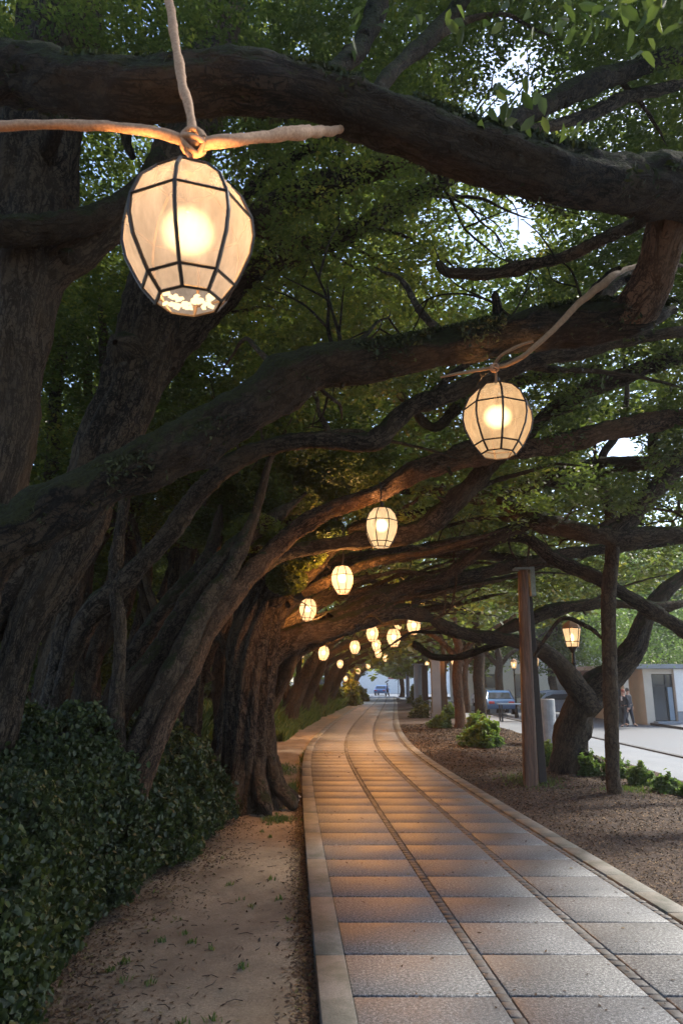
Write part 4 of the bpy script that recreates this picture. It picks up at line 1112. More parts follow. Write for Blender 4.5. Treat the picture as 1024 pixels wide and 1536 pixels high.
# moss tufts and fern leaves on the mossy limbs
mp = []
for path in (A_, B_):
    P = np.array(path)
    for j in range(len(P) - 1):
        L = np.linalg.norm(P[j + 1, :3] - P[j, :3]); n = int(2600 * L)
        f = rng.random(n)[:, None]; c = P[j, :3] * (1 - f) + P[j + 1, :3] * f; r = (P[j, 3] * (1 - f) + P[j + 1, 3] * f)
        d = (P[j + 1, :3] - P[j, :3]) / L; a = np.cross(d, [0, 0, 1.]); a /= np.linalg.norm(a)
        th = rng.normal(0, 1.0, n)[:, None]
        mp.append(c + (np.array([0, 0, 1.]) * np.cos(th) + a * np.sin(th)) * r * rng.uniform(.98, 1.10, (n, 1)))
P = np.vstack(mp); P = P[noise(P * 4) > .42]
leaf_mesh('moss', P, rng.uniform(.02, .06, len(P)), M['moss'], T1, flat=1.2, tint=rng.random(len(P)), ratio=.4)

# undergrowth of the wood
n = 900000
P, t = sample_frustum(n, 8, 40, -.62, .05, -.12, .30)
x, y, z = P.T
gz = .55
zt = 1.2 + .35 * (noise(P * [.5, .5, 0]) * 4)
keep = (x < LI(y) - 3.4) & (z > 0) & (z < zt + 3.6 * noise(P * [.35, .35, .5] + 7) * smooth01(-x, 4, 9)) & (noise(P * [1.5, 1.5, 2]) > .50)
P = P[keep]; t = t[keep]
tag(leaf_mesh('undergrowth', P, np.maximum(t * .009, .05) * rng.uniform(.7, 1.3, len(P)), M['leaf_dark'], flat=.5, tint=rng.random(len(P)), ratio=.6), 'dark leafy undergrowth between the slender trunks of the wood', 'undergrowth', kind='stuff')
n = 1700000
P, t = sample_frustum(n, 14, 62, -.66, -.02, -.26, .40)
x, y, z = P.T
keep = (x < LI(y) - 6) & (z > .3) & (z < 9) & (noise(P * [.9, .9, 1.3] + 30) * .6 + noise(P * [3, 3, 4]) * .4 > .47 + .2 * smooth01(-t, -22, -15))
P = P[keep]; t = t[keep]
tag(leaf_mesh('woodland_thicket', P, t * .0085 * rng.uniform(.7, 1.3, len(P)), M['leaf'], flat=.5, tint=rng.random(len(P)) * .6, ratio=.6), 'thick dim foliage filling the depth of the wood', 'thicket', kind='stuff')

# ivy hedge along the sandy ground
def hedge_h(x, y):
    e = -2.02 + .22 * (noise(P2(x * 0, y, .9)) - .5) * 2 + .16 * (noise(P2(x * 0, y, 3.1)) - .5)
    e = e + .0 - .9 * smooth01(y, 11.2, 12.6) * 1
    d = e - x
    h = 1.18 + .55 * (noise(P2(x, y, .75)) - .5) * 2 + .30 * (noise(P2(x, y, 2.3)) - .5) + .10 * smooth01(y, 7, 10)
    prof = np.sqrt(np.clip(1 - (1 - np.clip(d / .75, 0, 1)) ** 2, 0, 1))
    return np.where(d > 0, h * prof * (1 - .25 * smooth01(y, 12, 14)), -1), d
gx = np.linspace(-9.5, -1.9, 110); gy = np.linspace(2.2, 16.5, 190)
GX, GY = np.meshgrid(gx, gy)
H_, D_ = hedge_h(GX.ravel(), GY.ravel())
Hc = np.where(D_ < .22, -.4, np.maximum(H_ - .20, -.4)).reshape(GX.shape)
ii = np.arange(GX.size).reshape(GX.shape)
Fq = np.stack([ii[:-1, :-1], ii[:-1, 1:], ii[1:, 1:], ii[1:, :-1]], -1).reshape(-1, 4)
hd = empty('ivy_hedge', (-3, 8, 0), 'dense dark glossy ivy hedge along the left of the sandy strip', 'hedge')
link('hedge_core', np_mesh('hedge_core', np.stack([GX.ravel(), GY.ravel(), Hc.ravel()], 1), Fq, M['earth'], smooth=True), hd, True)
n = 420000
x = -2.0 - rng.random(n) ** 1.7 * 7; y = 2.2 + rng.random(n) ** 1.5 * 13.5
hh, dd = hedge_h(x, y)
k = (hh > 0); x, y, hh, dd = x[k], y[k], hh[k], dd[k]
# face leaves: on the steep side choose a height along the profile
z = hh + rng.normal(0, .05, len(x)) + .10 * (noise(P2(x, y, 5)) - .4)
P = np.stack([x, y, z], 1)
n2 = 160000
y2 = 2.2 + rng.random(n2) ** 1.5 * 11; z2 = rng.uniform(.02, 1.25, n2)
lo = np.full(n2, -3.2); hi = np.full(n2, -1.7)
for _ in range(12):
    mid = (lo + hi) / 2; hm, _d = hedge_h(mid, y2); up = hm > z2
    lo = np.where(up, mid, lo); hi = np.where(up, hi, mid)
x2 = lo + .05 + rng.normal(0, .06, n2) + .12 * (noise(np.stack([lo * 0, y2 * 4, z2 * 4], 1)) - .5)
P = np.vstack([P, np.stack([x2, y2, z2], 1)])
k = noise(P * 6) > .30 ; P = P[k]
S = (.026 + .0036 * P[:, 1]) * rng.uniform(.6, 1.5, len(P))
leaf_mesh('ivy_leaves', P, S, M['leaf_dark'], hd, tint=np.clip(rng.random(len(P)) * .7 + .35 * noise(P * 2) , 0, 1), ratio=.62, fold=True, hang=.7)
# rounder leafy bush between the sheaf tree and the fluted trunk
def bush(loc, rx, ry, rz, n, s, mat, label, cat='bush', group=None, name='bush', tz=.5, hang=.0):
    e = empty(name, loc, label, cat, group)
    q = rng.normal(0, 1, (n, 3)); q[:, 2] = np.abs(q[:, 2]); q /= np.linalg.norm(q, axis=1)[:, None]
    az = np.arctan2(q[:, 1], q[:, 0])
    lump = .70 + .75 * (noise(q * 2.6 + loc[0]) - .35) + .35 * (noise(q * 7 + loc[1]) - .4)
    q = q * (rng.uniform(.35, 1, n) ** .5)[:, None] * lump[:, None]
    P = q * [rx, ry, rz]
    k = noise((P + np.array(loc)) * 4.5 / max(rx, .5)) > .34
    P = P[k]
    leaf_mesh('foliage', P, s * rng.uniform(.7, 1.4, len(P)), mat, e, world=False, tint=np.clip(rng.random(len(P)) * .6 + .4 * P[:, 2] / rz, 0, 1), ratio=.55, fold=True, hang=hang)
    parts = []
    for j in range(7):
        a = j * .9; _seed[0] += 1
        parts.append(sweep([(0, 0, -.05, .018 * rz + .008), (rx * .25 * math.cos(a), ry * .25 * math.sin(a), rz * .35, .012 * rz + .004), (rx * .6 * math.cos(a), ry * .6 * math.sin(a), rz * .75, .004)], N_=5, seed=_seed[0]))
    V, Fq, U = merge(parts)
    link('stem', np_mesh('stem', V, Fq, M['bark_smooth'], uv=U, smooth=True), e)
    return e
bush((-2.35, 10.0, 0), .75, 1.0, 1.35, 16000, .075, M['leaf_dark'], 'rounded glossy dark bush between the sheaf of stems and the fluted trunk', hang=.6)
bush((-2.45, 11.6, 0), .60, .8, 1.10, 9000, .08, M['leaf_dark'], 'smaller dark bush touching the left side of the fluted trunk', hang=.6)
def gpt(px, py):
    d = ray(px, py); t = -EYE / d[2]; return d[0] * t, d[1] * t
def gb(px, py, wpx, hpx, lab, n, s, mat='leaf_bright', **k):
    x, y = gpt(px, py); sc_ = y / F
    return bush((x, y, 0), .5 * wpx * sc_, .5 * wpx * sc_, hpx * sc_, n, s, M[mat], lab, **k)
gb(722, 1120, 66, 42, 'largest green bush on the mulch, under the slim trunk with a lantern', 6500, .12)
gb(712, 1103, 34, 34, 'upright green bush close behind the largest one', 2500, .12)
gb(660, 1092, 40, 22, 'low pale green bush in front of the grey square pillar', 2600, .13)
gb(630, 1077, 34, 20, 'round dark green bush at the bend of the path', 2400, .13, 'leaf')
gb(630, 1063, 26, 18, 'far dark green bush just behind the round one at the bend', 1500, .15, 'leaf')
gb(676, 1078, 26, 24, 'green bush between the square pillar and the reddish trunk', 1800, .14)
gb(818, 1150, 34, 36, 'yellow green bush squeezed between the timber posts and the forked tree', 3500, .07)
gb(655, 1062, 26, 16, 'small far bush behind the square pillar', 1200, .15)
x0s = [(885, 1166, 34, 36), (925, 1168, 44, 40), (962, 1180, 40, 34), (1000, 1190, 44, 30), (1050, 1196, 60, 32), (1110, 1205, 60, 30)]
labs = ['leafy low shrub at the foot of the forked tree, by the pale walk', 'leafy low shrub right behind the slim straight trunk', 'leafy low shrub in the walk-side row, next right of the slim trunk', 'leafy low shrub in the walk-side row, near the right edge', 'leafy low shrub cut by the right edge of the view', 'leafy low shrub just outside the right edge']
for (q, lb) in zip(x0s[:5], labs):
    gb(*q, lb, 3200, .075, group='row of low shrubs along the pale walk')

for (px, py, w_, h_, lb) in [(528, 1058, 34, 40, 'dark bush left of the far end of the path'), (545, 1052, 16, 22, 'small dark bush at the very end of the path, left side'), (622, 1055, 22, 26, 'dark bush at the very end of the path, right side'), (505, 1060, 30, 34, 'wide dark bush under the last arching trunks')]:
    gb(px, py, w_, h_, lb, 2200, .30, 'leaf')
# grass bank on the left, blades
def blades(name, P, h, mat, label, cat, wr=.10):
    n = len(P); a = rng.uniform(0, 6.28, n); ln = rng.normal(0, .35, (n, 2))
    h = h * rng.uniform(.5, 1.4, n); w_ = (h * wr)
    s = np.stack([np.cos(a), np.sin(a), 0 * a], 1) * w_[:, None]
    tip = P + np.stack([ln[:, 0] * h, ln[:, 1] * h, h], 1)
    mid = P * .45 + tip * .55 + np.stack([-ln[:, 0] * h * .12, -ln[:, 1] * h * .12, h * .06], 1)
    V = np.stack([P - s, P + s, mid + s * .7, tip, mid - s * .7], 1).reshape(-1, 3)
    Fq = np.arange(n * 5).reshape(n, 5)
    o = link(name, np_mesh(name, V, Fq, mat, attr=np.repeat(rng.random(n), 5)))
    tag(o, label, cat, kind='stuff'); return o
n = 60000
y = rng.uniform(19, 62, n); d = rng.random(n) ** 1.2 * 3.4; x = LI(y) - KW - .95 - d
k = noise(P2(x, y, .8)) + .4 * np.clip(d, 0, 1) > .5
x, y = x[k], y[k]; z = left_z(x, y) - .02
blades('grass', np.stack([x, y, z], 1), .13 + .008 * y + .25 * smooth01(LI(y) - x, 1.6, 2.8), M['grass'], 'bank of soft green grass under the far leaning trees left of the path', 'grass')
# mossy grass scraps along the left kerb and on the mulch
Pp = []
for (gx_, gy_, rx, ry, m_) in [(-.98, 14.2, .12, 1.3, 1600), (-.95, 11.5, .25, .25, 500), (-1.5, 17.5, .5, 1.2, 1400), (3.9, 15.2, .6, .9, 900), (5.4, 13.9, .5, .5, 500), (-1.0, 21, .15, 2, 900)]:
    a = rng.normal(0, .5, (m_, 2)); Pp.append(np.stack([gx_ + a[:, 0] * rx, gy_ + a[:, 1] * ry], 1))
Pp = np.vstack(Pp); zz = np.where(Pp[:, 0] < 1, left_z(Pp[:, 0], Pp[:, 1]), bed_z(Pp[:, 0], Pp[:, 1]))
blades('grass_scraps', np.column_stack([Pp, zz - .01]), .06, M['grass'], 'short scraps of grass by the left kerb and on the mulch', 'grass')
#SPLIT#
# ------------------------------------------------------------------ litter
def flat_scatter(name, x, y, z, S, mat, label, cat, ratio=.4, tilt=.25):
    n = len(x); P = np.stack([x, y, z + S * tilt * .35], 1)
    a = rng.uniform(0, 6.28, n); d = np.stack([np.cos(a), np.sin(a), rng.normal(0, tilt, n)], 1)
    s = np.stack([-np.sin(a), np.cos(a), rng.normal(0, tilt, n)], 1) * ratio
    S = S[:, None]
    V = np.stack([P - d * S * .5, P + s * S * .5, P + d * S * .5 + [0, 0, .003], P - s * S * .5], 1).reshape(-1, 3)
    o = link(name, np_mesh(name, V, np.arange(n * 4).reshape(n, 4), mat, attr=np.repeat(rng.random(n), 4)))
    tag(o, label, cat, kind='stuff'); return o
n = 130000
y = 4.5 + (rng.random(n) ** 1.8) * 30; x = LI(y) + 3.18 + rng.random(n) * np.maximum(.2, 7.0 - LI(y) - 3.2)
flat_scatter('bark_mulch', x, y, bed_z(x, y), (.010 + .0018 * y) * rng.uniform(.6, 1.8, n), M['chips'], 'reddish brown bark mulch spread right of the path', 'mulch', .38, .35)
n = 30000
y = 3.3 + rng.random(n) ** 1.4 * 11; q = rng.random(n)
he = -2.02 + .22 * (noise(P2(y * 0, y, .9)) - .5) * 2 + .16 * (noise(P2(y * 0, y, 3.1)) - .5)
x = np.where(q < .35, LI(y) - KW - np.abs(rng.normal(0, .09, n)), he - .22 + np.abs(rng.normal(0, .26, n)) * (1 + .8 * noise(P2(0 * y, y, 2))))
flat_scatter('leaf_litter', x, y, left_z(x, y) + .003, .028 * rng.uniform(.5, 1.7, n), M['dry'], 'dark dry leaf litter gathered along the hedge foot and the kerb', 'leaf litter', .45, .3)
n = 1100
y = 3.3 + rng.random(n) ** 1.5 * 12; x = rng.uniform(-2.1, -.3, n)
flat_scatter('fallen_leaves', x, y, left_z(x, y) + .004, .035 * rng.uniform(.5, 1.5, n), M['dry'], 'single fallen leaves strewn on the sandy strip', 'fallen leaves', .45, .35)
n = 420
y = 3.6 + rng.random(n) ** 1.6 * 20; x = LI(y) + rng.random(n) * 2.8
flat_scatter('path_leaves', x, y, 0 * x + .004, (.014 + .0025 * y) * rng.uniform(.5, 1.6, n), M['dry'], 'few tiny leaf crumbs on the paving slabs', 'fallen leaves', .5, .15)
# twigs and little weeds on the sand
mb = MB(); rr_ = random.Random(3)
for k in range(150):
    y = 3.8 + rr_.random() ** 1.4 * 10; x = rr_.uniform(-1.9, -.45); a = rr_.uniform(0, 6.28); L = rr_.uniform(.04, .13)
    z = float(left_z(np.array([x]), np.array([y]))[0]) + .008
    mb.tube([(x, y, z), (x + L * .5 * math.cos(a), y + L * .5 * math.sin(a), z + .006), (x + L * math.cos(a + .4), y + L * math.sin(a + .4), z + .002)], .0028, 5)
o = mb.build('twig_litter', M['wooddark']); tag(o, 'small dark twigs lying on the sandy strip', 'twigs', kind='stuff')
Pw = []
for k in range(46):
    y = 3.9 + rr_.random() ** 1.2 * 9; x = rr_.uniform(-1.95, -.4)
    m_ = rr_.randint(8, 26); Pw.append(np.array([x, y]) + rng.normal(0, .022, (m_, 2)))
Pw = np.vstack(Pw)
blades('weeds', np.column_stack([Pw, left_z(Pw[:, 0], Pw[:, 1])]), .035, M['grass'], 'tiny green weeds dotted over the sandy strip', 'weeds', .16)
x, y = gpt(449, 1192)
for k, (dx, dy, lab) in enumerate([(0, 0, 'larger scrap of white litter against the left kerb'), (.02, -.35, 'smaller scrap of white litter nearer along the left kerb')]):
    s = .05 - .015 * k; mb = MB()
    mb.add([(-s, -s * .6, 0), (s, -s * .5, .01), (s * .8, s * .7, .012), (-s * .6, s * .6, .03), (0, 0, .045), (0, 0, -.01)], [(0, 1, 4), (1, 2, 4), (2, 3, 4), (3, 0, 4), (1, 0, 5), (2, 1, 5), (3, 2, 5), (0, 3, 5)])
    o = mb.build('litter_scrap', M['paper']); yy = y + dy; o.location = (LI(yy) - KW - .06 - dx, yy, -.05); tag(o, lab, 'litter')

# ------------------------------------------------------------------ posts
x, y = 3.73, 14.73
e = empty('timber_post', (x, y, 0), 'reddish brown square timber post propping the limb, front one of the pair', 'post')
pz = at(782, 855, y)[0]
xt = pz[0] - x
mb = MB()
vs = []
for (z, ox, hw) in [(-.3, 0, .135), (pz[2], xt + .02, .10)]:
    for sx, sy in ((-1, -1), (1, -1), (1, 1), (-1, 1)): vs.append((ox + sx * hw, sy * hw, z))
mb.add(vs, [(3, 2, 1, 0), (4, 5, 6, 7), (0, 1, 5, 4), (1, 2, 6, 5), (2, 3, 7, 6), (3, 0, 4, 7)])
mb.build('post_shaft', M['wood'], e, bevel=.06)
mb = MB().box((.20 + xt, 0, pz[2] - .25), (.10, .16, .62)).box((xt, 0, pz[2] + .02), (.34, .26, .04))
mb.build('steel_bracket', M['steel'], e, bevel=.005)
e = empty('timber_post', (x + .30, y + .22, 0), 'thin dark timber post standing close behind and right of the reddish one', 'post')
p2 = at(792, 886, y + .22)[0]
vs = []
for (z, ox, hw) in [(-.3, 0, .08), (p2[2], p2[0] - x - .30, .06)]:
    for sx, sy in ((-1, -1), (1, -1), (1, 1), (-1, 1)): vs.append((ox + sx * hw, sy * hw, z))
MB().add(vs, [(3, 2, 1, 0), (4, 5, 6, 7), (0, 1, 5, 4), (1, 2, 6, 5), (2, 3, 7, 6), (3, 0, 4, 7)]).build('post_shaft', M['wooddark'], e, bevel=.01)
MB().box((p2[0] - x - .30, 0, p2[2] + .02), (.16, .16, .05)).build('post_cap', M['steel'], e)

# grey square pillar pair and blue columns farther along
def pillar(px, Y, wpx, ytop, lab, mat, name='square_pillar', rnd=False):
    p, t = at(px, 1060, Y); hw = .5 * wpx * t / F; top = at(px, ytop, Y)[0][2]
    e = empty(name, (p[0], Y, 0), lab, 'pillar')
    if rnd: MB().lathe([(hw, -.2), (hw, top)], 18).build('shaft', mat, e, smooth=False)
    else: MB().box((0, 0, top / 2 - .1), (2 * hw, 2 * hw, top + .2)).build('shaft', mat, e, bevel=.02)
    MB().box((0, 0, .12), (2.5 * hw, 2.5 * hw, .3)).build('plinth', mat, e, bevel=.01)
    MB().box((0, 0, top + .06), (2.6 * hw, 2.6 * hw, .14)).build('capital', mat, e, bevel=.01)
pillar(654, 41, 13, 990, 'broad grey square pillar right of the path bend, bushes at its foot', M['greywall'])
pillar(664, 41.5, 7, 992, 'narrow dark pillar touching the right side of the grey square pillar', M['wooddark'])
pillar(627, 66, 12, 998, 'blue grey round column at the far end of the path', M['bluegrey'], 'round_column', True)
pillar(638, 62, 8, 1000, 'slim dark column between the blue grey column and the square pillar', M['wooddark'])
pillar(612, 84, 6, 1005, 'thin far dark column left of the blue grey one', M['bluegrey'], 'round_column', True)

# ------------------------------------------------------------------ street lamps
def street_lamp(px, py, wpx, Y, lab, first=False, zbase=-.05):
    p, t = at(px, py, Y); W = wpx * t / F; H_ = W * 1.45; zc = p[2]
    e = empty('street_lamp', (p[0], Y, 0), lab, 'street lamp')
    z0 = zc - H_ * .45
    mb = MB(); mb.lathe([(.13, zbase - .2), (.12, .05), (.075, .35), (.06, .5), (.05, 1.0), (.042, z0 - .45), (.06, z0 - .42), (.045, z0 - .36), (.04, z0 - .12)], 12); mb.build('lamp_post', M['iron'], e, smooth=False)
    mb = MB(); mb.lathe([(.035, z0 - .16), (W * .20, z0 - .06), (W * .30, z0)], 6); mb.build('cup', M['frame'], e)
    n6 = 6; zt_ = z0 + H_ * .68
    mb = MB(); mb.lathe([(W * .31, z0 + .004), (W * .49, zt_)], n6, caps=False); mb.build('glass_shade', M['panel_far'], e)
    mb = MB()
    for k in range(n6):
        a = 2 * math.pi * k / n6
        mb.tube([(W * .32 * math.cos(a), W * .32 * math.sin(a), z0), (W * .50 * math.cos(a), W * .50 * math.sin(a), zt_)], W * .022, 5)
    for (r_, z_) in ((.32, z0), (.37, z0 + H_ * .2), (.50, zt_)):
        pts = [(W * r_ * math.cos(2 * math.pi * k / n6), W * r_ * math.sin(2 * math.pi * k / n6), z_) for k in range(n6 + 1)]
        for k in range(n6): mb.tube([pts[k], pts[k + 1]], W * .024, 5)
    mb.build('metal_frame', M['frame'], e)
    MB().lathe([(W * .50, zt_ + .01), (W * .40, zt_ + H_ * .14), (W * .18, zt_ + H_ * .27), (W * .05, zt_ + H_ * .30), (W * .03, zt_ + H_ * .37)], n6).build('lamp_roof', M['rope'], e)
    MB().lathe([(.02, z0 + H_ * .15), (W * .12, z0 + H_ * .25), (W * .12, z0 + H_ * .4), (.02, z0 + H_ * .5)], 8).build('bulb', M['bulb'], e, smooth=True)
    lamp_light((p[0], Y, z0 + H_ * .33), 50)
street_lamp(857, 952, 28, 19, 'nearest street lamp, glowing between the arms of the forked tree')
street_lamp(801, 993, 14, 33, 'lit street lamp just right of the timber posts')
street_lamp(770, 996, 10, 43, 'small lit street lamp just left of the timber posts')

# ------------------------------------------------------------------ concrete drum, table
x, y = 6.75, 24.3
e = empty('concrete_drum', (x, y, 0), 'round grey concrete planter drum at the edge of the pale walk behind the posts', 'planter')
MB().lathe([(.36, -.05), (.37, 0), (.37, 1.40), (.35, 1.43), (.30, 1.43), (.30, 1.30)], 24).build('drum_wall', M['concrete'], e, smooth=False)
MB().lathe([(.0, 1.31), (.305, 1.31)], 24, caps=False).build('soil_top', M['soil'], e)
x, y = 10.6, 43
x = at(768, 1060, 38)[0][0]; y = 38
e = empty('outdoor_table', (x, y, -.1), 'small dark square table standing alone on the road side left of the posts', 'table')
MB().box((0, 0, .95), (1.5, .7, .06)).build('tabletop', M['bluegrey'], e, bevel=.01)
for sx in (-1, 1):
    for sy in (-1, 1): MB().box((sx * .62, sy * .28, .46), (.08, .08, .92), taper=.8).build('leg', M['black'], e)

# ------------------------------------------------------------------ cafe building
bx, by = 15.4, 36.0
e = empty('cafe_building', (18.5, 36.5, 0), 'low cream pavilion with dark glass door and white panel, leaves hanging over its roof', 'building')
def B(name, x0, x1, y0, y1, z0, z1, mat, bev=.01):
    return MB().box(((x0 + x1) / 2 - 18.5, (y0 + y1) / 2 - 36.5, (z0 + z1) / 2), (x1 - x0, y1 - y0, z1 - z0)).build(name, M[mat], e, bevel=bev)
def X(px, Y=36.0): return at(px, 1040, Y)[0][0]
zt = at(980, 1003, 36)[0][2]
B('wall', X(966), X(978.5), 36, 44, -.1, zt, 'render')                 # pier left of the door
B('wall', X(1010.5), X(1060), 36, 44, -.1, zt - .002, 'render')
B('lintel', X(978.5), X(1010.5), 36.02, 36.4, at(990, 1011, 36)[0][2], zt - .01, 'render')
B('roof', X(938) - .1, X(1062), 35.7, 44.2, zt, zt + .22, 'greywall')
B('step', X(976), X(1013), 35.55, 36.0, -.01, .09, 'greywall')
B('back_wall', X(938), X(966), 43.7, 44, -.1, zt - .003, 'greywall')
B('pillar', X(936), X(943.5), 36, 36.45, -.1, zt - .004, 'render')
B('passage_shade_sheet', X(944), X(965.5), 38.0, 38.1, -.1, zt - .006, 'black')  # black sheet painted in for the shade of the open passage
door = B('glass_door', X(979), X(1010), 36.16, 36.22, .1, at(990, 1011.5, 36)[0][2], 'glass', 0)
mb = MB()
for (a, b, c, d) in [(978.5, 981, .08, 2.35), (999.5, 1001.5, .08, 2.35), (1008.5, 1010.5, .08, 2.35)]:
    mb.box(((X(a) + X(b)) / 2 - 18.5, 36.13 - 36.5, 1.2), (X(b) - X(a), .05, 2.26))
mb.box(((X(979) + X(1010)) / 2 - 18.5, 36.125 - 36.5, 1.78), (X(1010) - X(979), .05, .10))
mb.build('door_frame', M['black'], e)
B('blue_door_leaf', X(1002), X(1009), 36.08, 36.12, .12, 1.72, 'bluegrey', 0)
B('white_panel', X(1011.5), X(1058), 35.90, 35.98, at(1015, 1067, 36)[0][2], zt - .02, 'white')
B('grey_base_panel', X(1011.5), X(1058), 35.92, 35.99, -.05, at(1015, 1067.5, 36)[0][2], 'greywall')
# hanging greenery over the roof belongs to a roof planting
Pq = []
for k in range(26):
    c = np.array([rng.uniform(X(930), X(1075)), rng.uniform(35.6, 41), rng.uniform(zt + .3, zt + 3.4)])
    Pq.append(c + rng.normal(0, 1, (900, 3)) * [.75, .7, .45])
Pq = np.vstack(Pq); Pq = Pq[(noise(Pq * 1.6) > .42) & (Pq[:, 2] > zt + .05)]
rt = empty('rooftop_shrubbery', (18.5, 38, zt + .2), 'mass of green shrubs growing over the pavilion roof', 'shrubs')
leaf_mesh('foliage', Pq, .13 * rng.uniform(.6, 1.3, len(Pq)), M['leaf_bright'], rt, tint=np.clip(noise(Pq) * .9, 0, 1), ratio=.6)

# white shop front and far white wall
def simple_building(name, loc, d, mat, lab, wins, roofmat='greywall'):
    e = empty(name, loc, lab, 'building')
    MB().box((0, 0, d[2] / 2 - .1), (d[0], d[1], d[2] + .2)).build('wall', M[mat], e, bevel=.02)
    MB().box((0, 0, d[2] + .15), (d[0] + .4, d[1] + .4, .3)).build('roof', M[roofmat], e, bevel=.02)
    for (wx, wz, ww, wh) in wins:
        o = MB().box((wx, -d[1] / 2 - .01, wz), (ww, .06, wh)).build('window', M['glass'], e)
        MB().box((wx, -d[1] / 2 - .05, wz - wh / 2 - .05), (ww + .2, .12, .08)).build('sill', M['greywall'], o)
    return e
simple_building('white_building', (19.5, 76, 0), (15, 8, 7.5), 'white', 'bright white building glimpsed between the roadside trunks', [(-5, 1.6, 2.4, 2.2), (-1, 1.6, 2.4, 2.2), (3, 1.6, 2.4, 2.2), (-5, 5, 1.6, 1.6), (-1, 5, 1.6, 1.6), (3, 5, 1.6, 1.6)])
simple_building('far_building', (8.5, 127, 0), (30, 6, 6), 'white', 'far white building closing the view at the end of the path', [(-12, 1.7, 2, 2), (12, 1.7, 2, 2)])
# red canopy sign
x = at(597, 1020, 100)[0][0]
e = empty('red_awning', (x, 100, 0), 'small red awning on a pole at the far end of the path', 'awning')
MB().lathe([(.05, -.1), (.05, 3.2)], 8).build('pole', M['iron'], e)
MB().lathe([(1.5, 2.3), (1.2, 2.75), (.5, 3.15), (.05, 3.35)], 8).build('canopy', M['red'], e)

# ------------------------------------------------------------------ cars
def car(loc, rz, mat, lab, L=4.3, W=1.75, H_=1.45):
    e = empty('parked_car', loc, lab, 'car', 'cars parked beyond the trees', rz)
    prof = [(-2.15, .35), (-2.18, .62), (-2.02, .86), (-1.60, .93), (-1.05, 1.36), (-.2, 1.45), (.55, 1.40), (1.15, .98), (1.85, .84), (2.12, .62), (2.12, .35)]
    vs = []; n = len(prof)
    for sy in (-1, 1):
        for x, z in prof:
            k = .84 if z > 1.2 else 1
            vs.append((x, sy * W / 2 * k, z))
    fs = [tuple(range(n)), tuple(reversed(range(n, 2 * n)))] + [(i, (i + 1) % n + 0, (i + 1) % n + n, i + n) for i in range(n)]
    fs = [tuple(reversed(f)) for f in fs]
    MB().add(vs, fs).build('body', mat, e, bevel=.06)
    mb = MB()
    for sy in (-1, 1):
        y1, y2 = sy * (W / 2 + .004), sy * (W / 2 * .84 + .012)
        mb.add([(-1.45, y1, .96), (.98, y1, .98), (.50, y2, 1.36), (-1.0, y2, 1.33)], [(0, 1, 2, 3)] if sy > 0 else [(3, 2, 1, 0)])
    mb.add([(1.13, -.7, 1.005), (1.13, .7, 1.005), (.60, .62, 1.38), (.60, -.62, 1.38)], [(0, 1, 2, 3)])
    mb.add([(-1.58, .7, .965), (-1.58, -.7, .965), (-1.12, -.62, 1.335), (-1.12, .62, 1.335)], [(0, 1, 2, 3)])
    mb.build('window', M['glass'], e)
    for sx in (-1.35, 1.35):
        for sy in (-1, 1):
            w_ = link('wheel', bpy.data.meshes.new('wheel'), e); w_.location = (sx, sy * (W / 2 - .1), .32); w_.rotation_euler = (R(90), 0, 0)
            MB().lathe([(.2, -.11), (.32, -.10), (.33, 0), (.32, .10), (.2, .11)], 20).build('tyre', M['rubber'], w_)
            MB().lathe([(.02, -.115), (.19, -.118), (.2, -.10), (.2, .10), (.19, .118), (.02, .115)], 12).build('rim', M['rim'], w_)
    for sy in (-.6, .6):
        MB().box((2.08, sy, .66), (.12, .34, .14)).build('headlight', M['headlight'], e, bevel=.02)
        MB().box((-2.13, sy, .74), (.12, .34, .14)).build('tail_light', M['taillight'], e, bevel=.02)
    return e
def road_car(px, Y, rz, mat, lab):
    p, t = at(px, 1050, Y); car((p[0], Y, -.02), rz, M[mat], lab)
road_car(745, 47, R(85), 'blue', 'blue parked car between the dark trunk and the posts')
road_car(838, 44, R(10), 'bluegrey', 'pale blue grey parked car half hidden behind the forked trunk')
road_car(729, 60, R(90), 'carwhite', 'pale parked car right of the slim lantern trunk')
road_car(573, 108, R(78), 'blue', 'blue parked car at the left of the far end of the path')

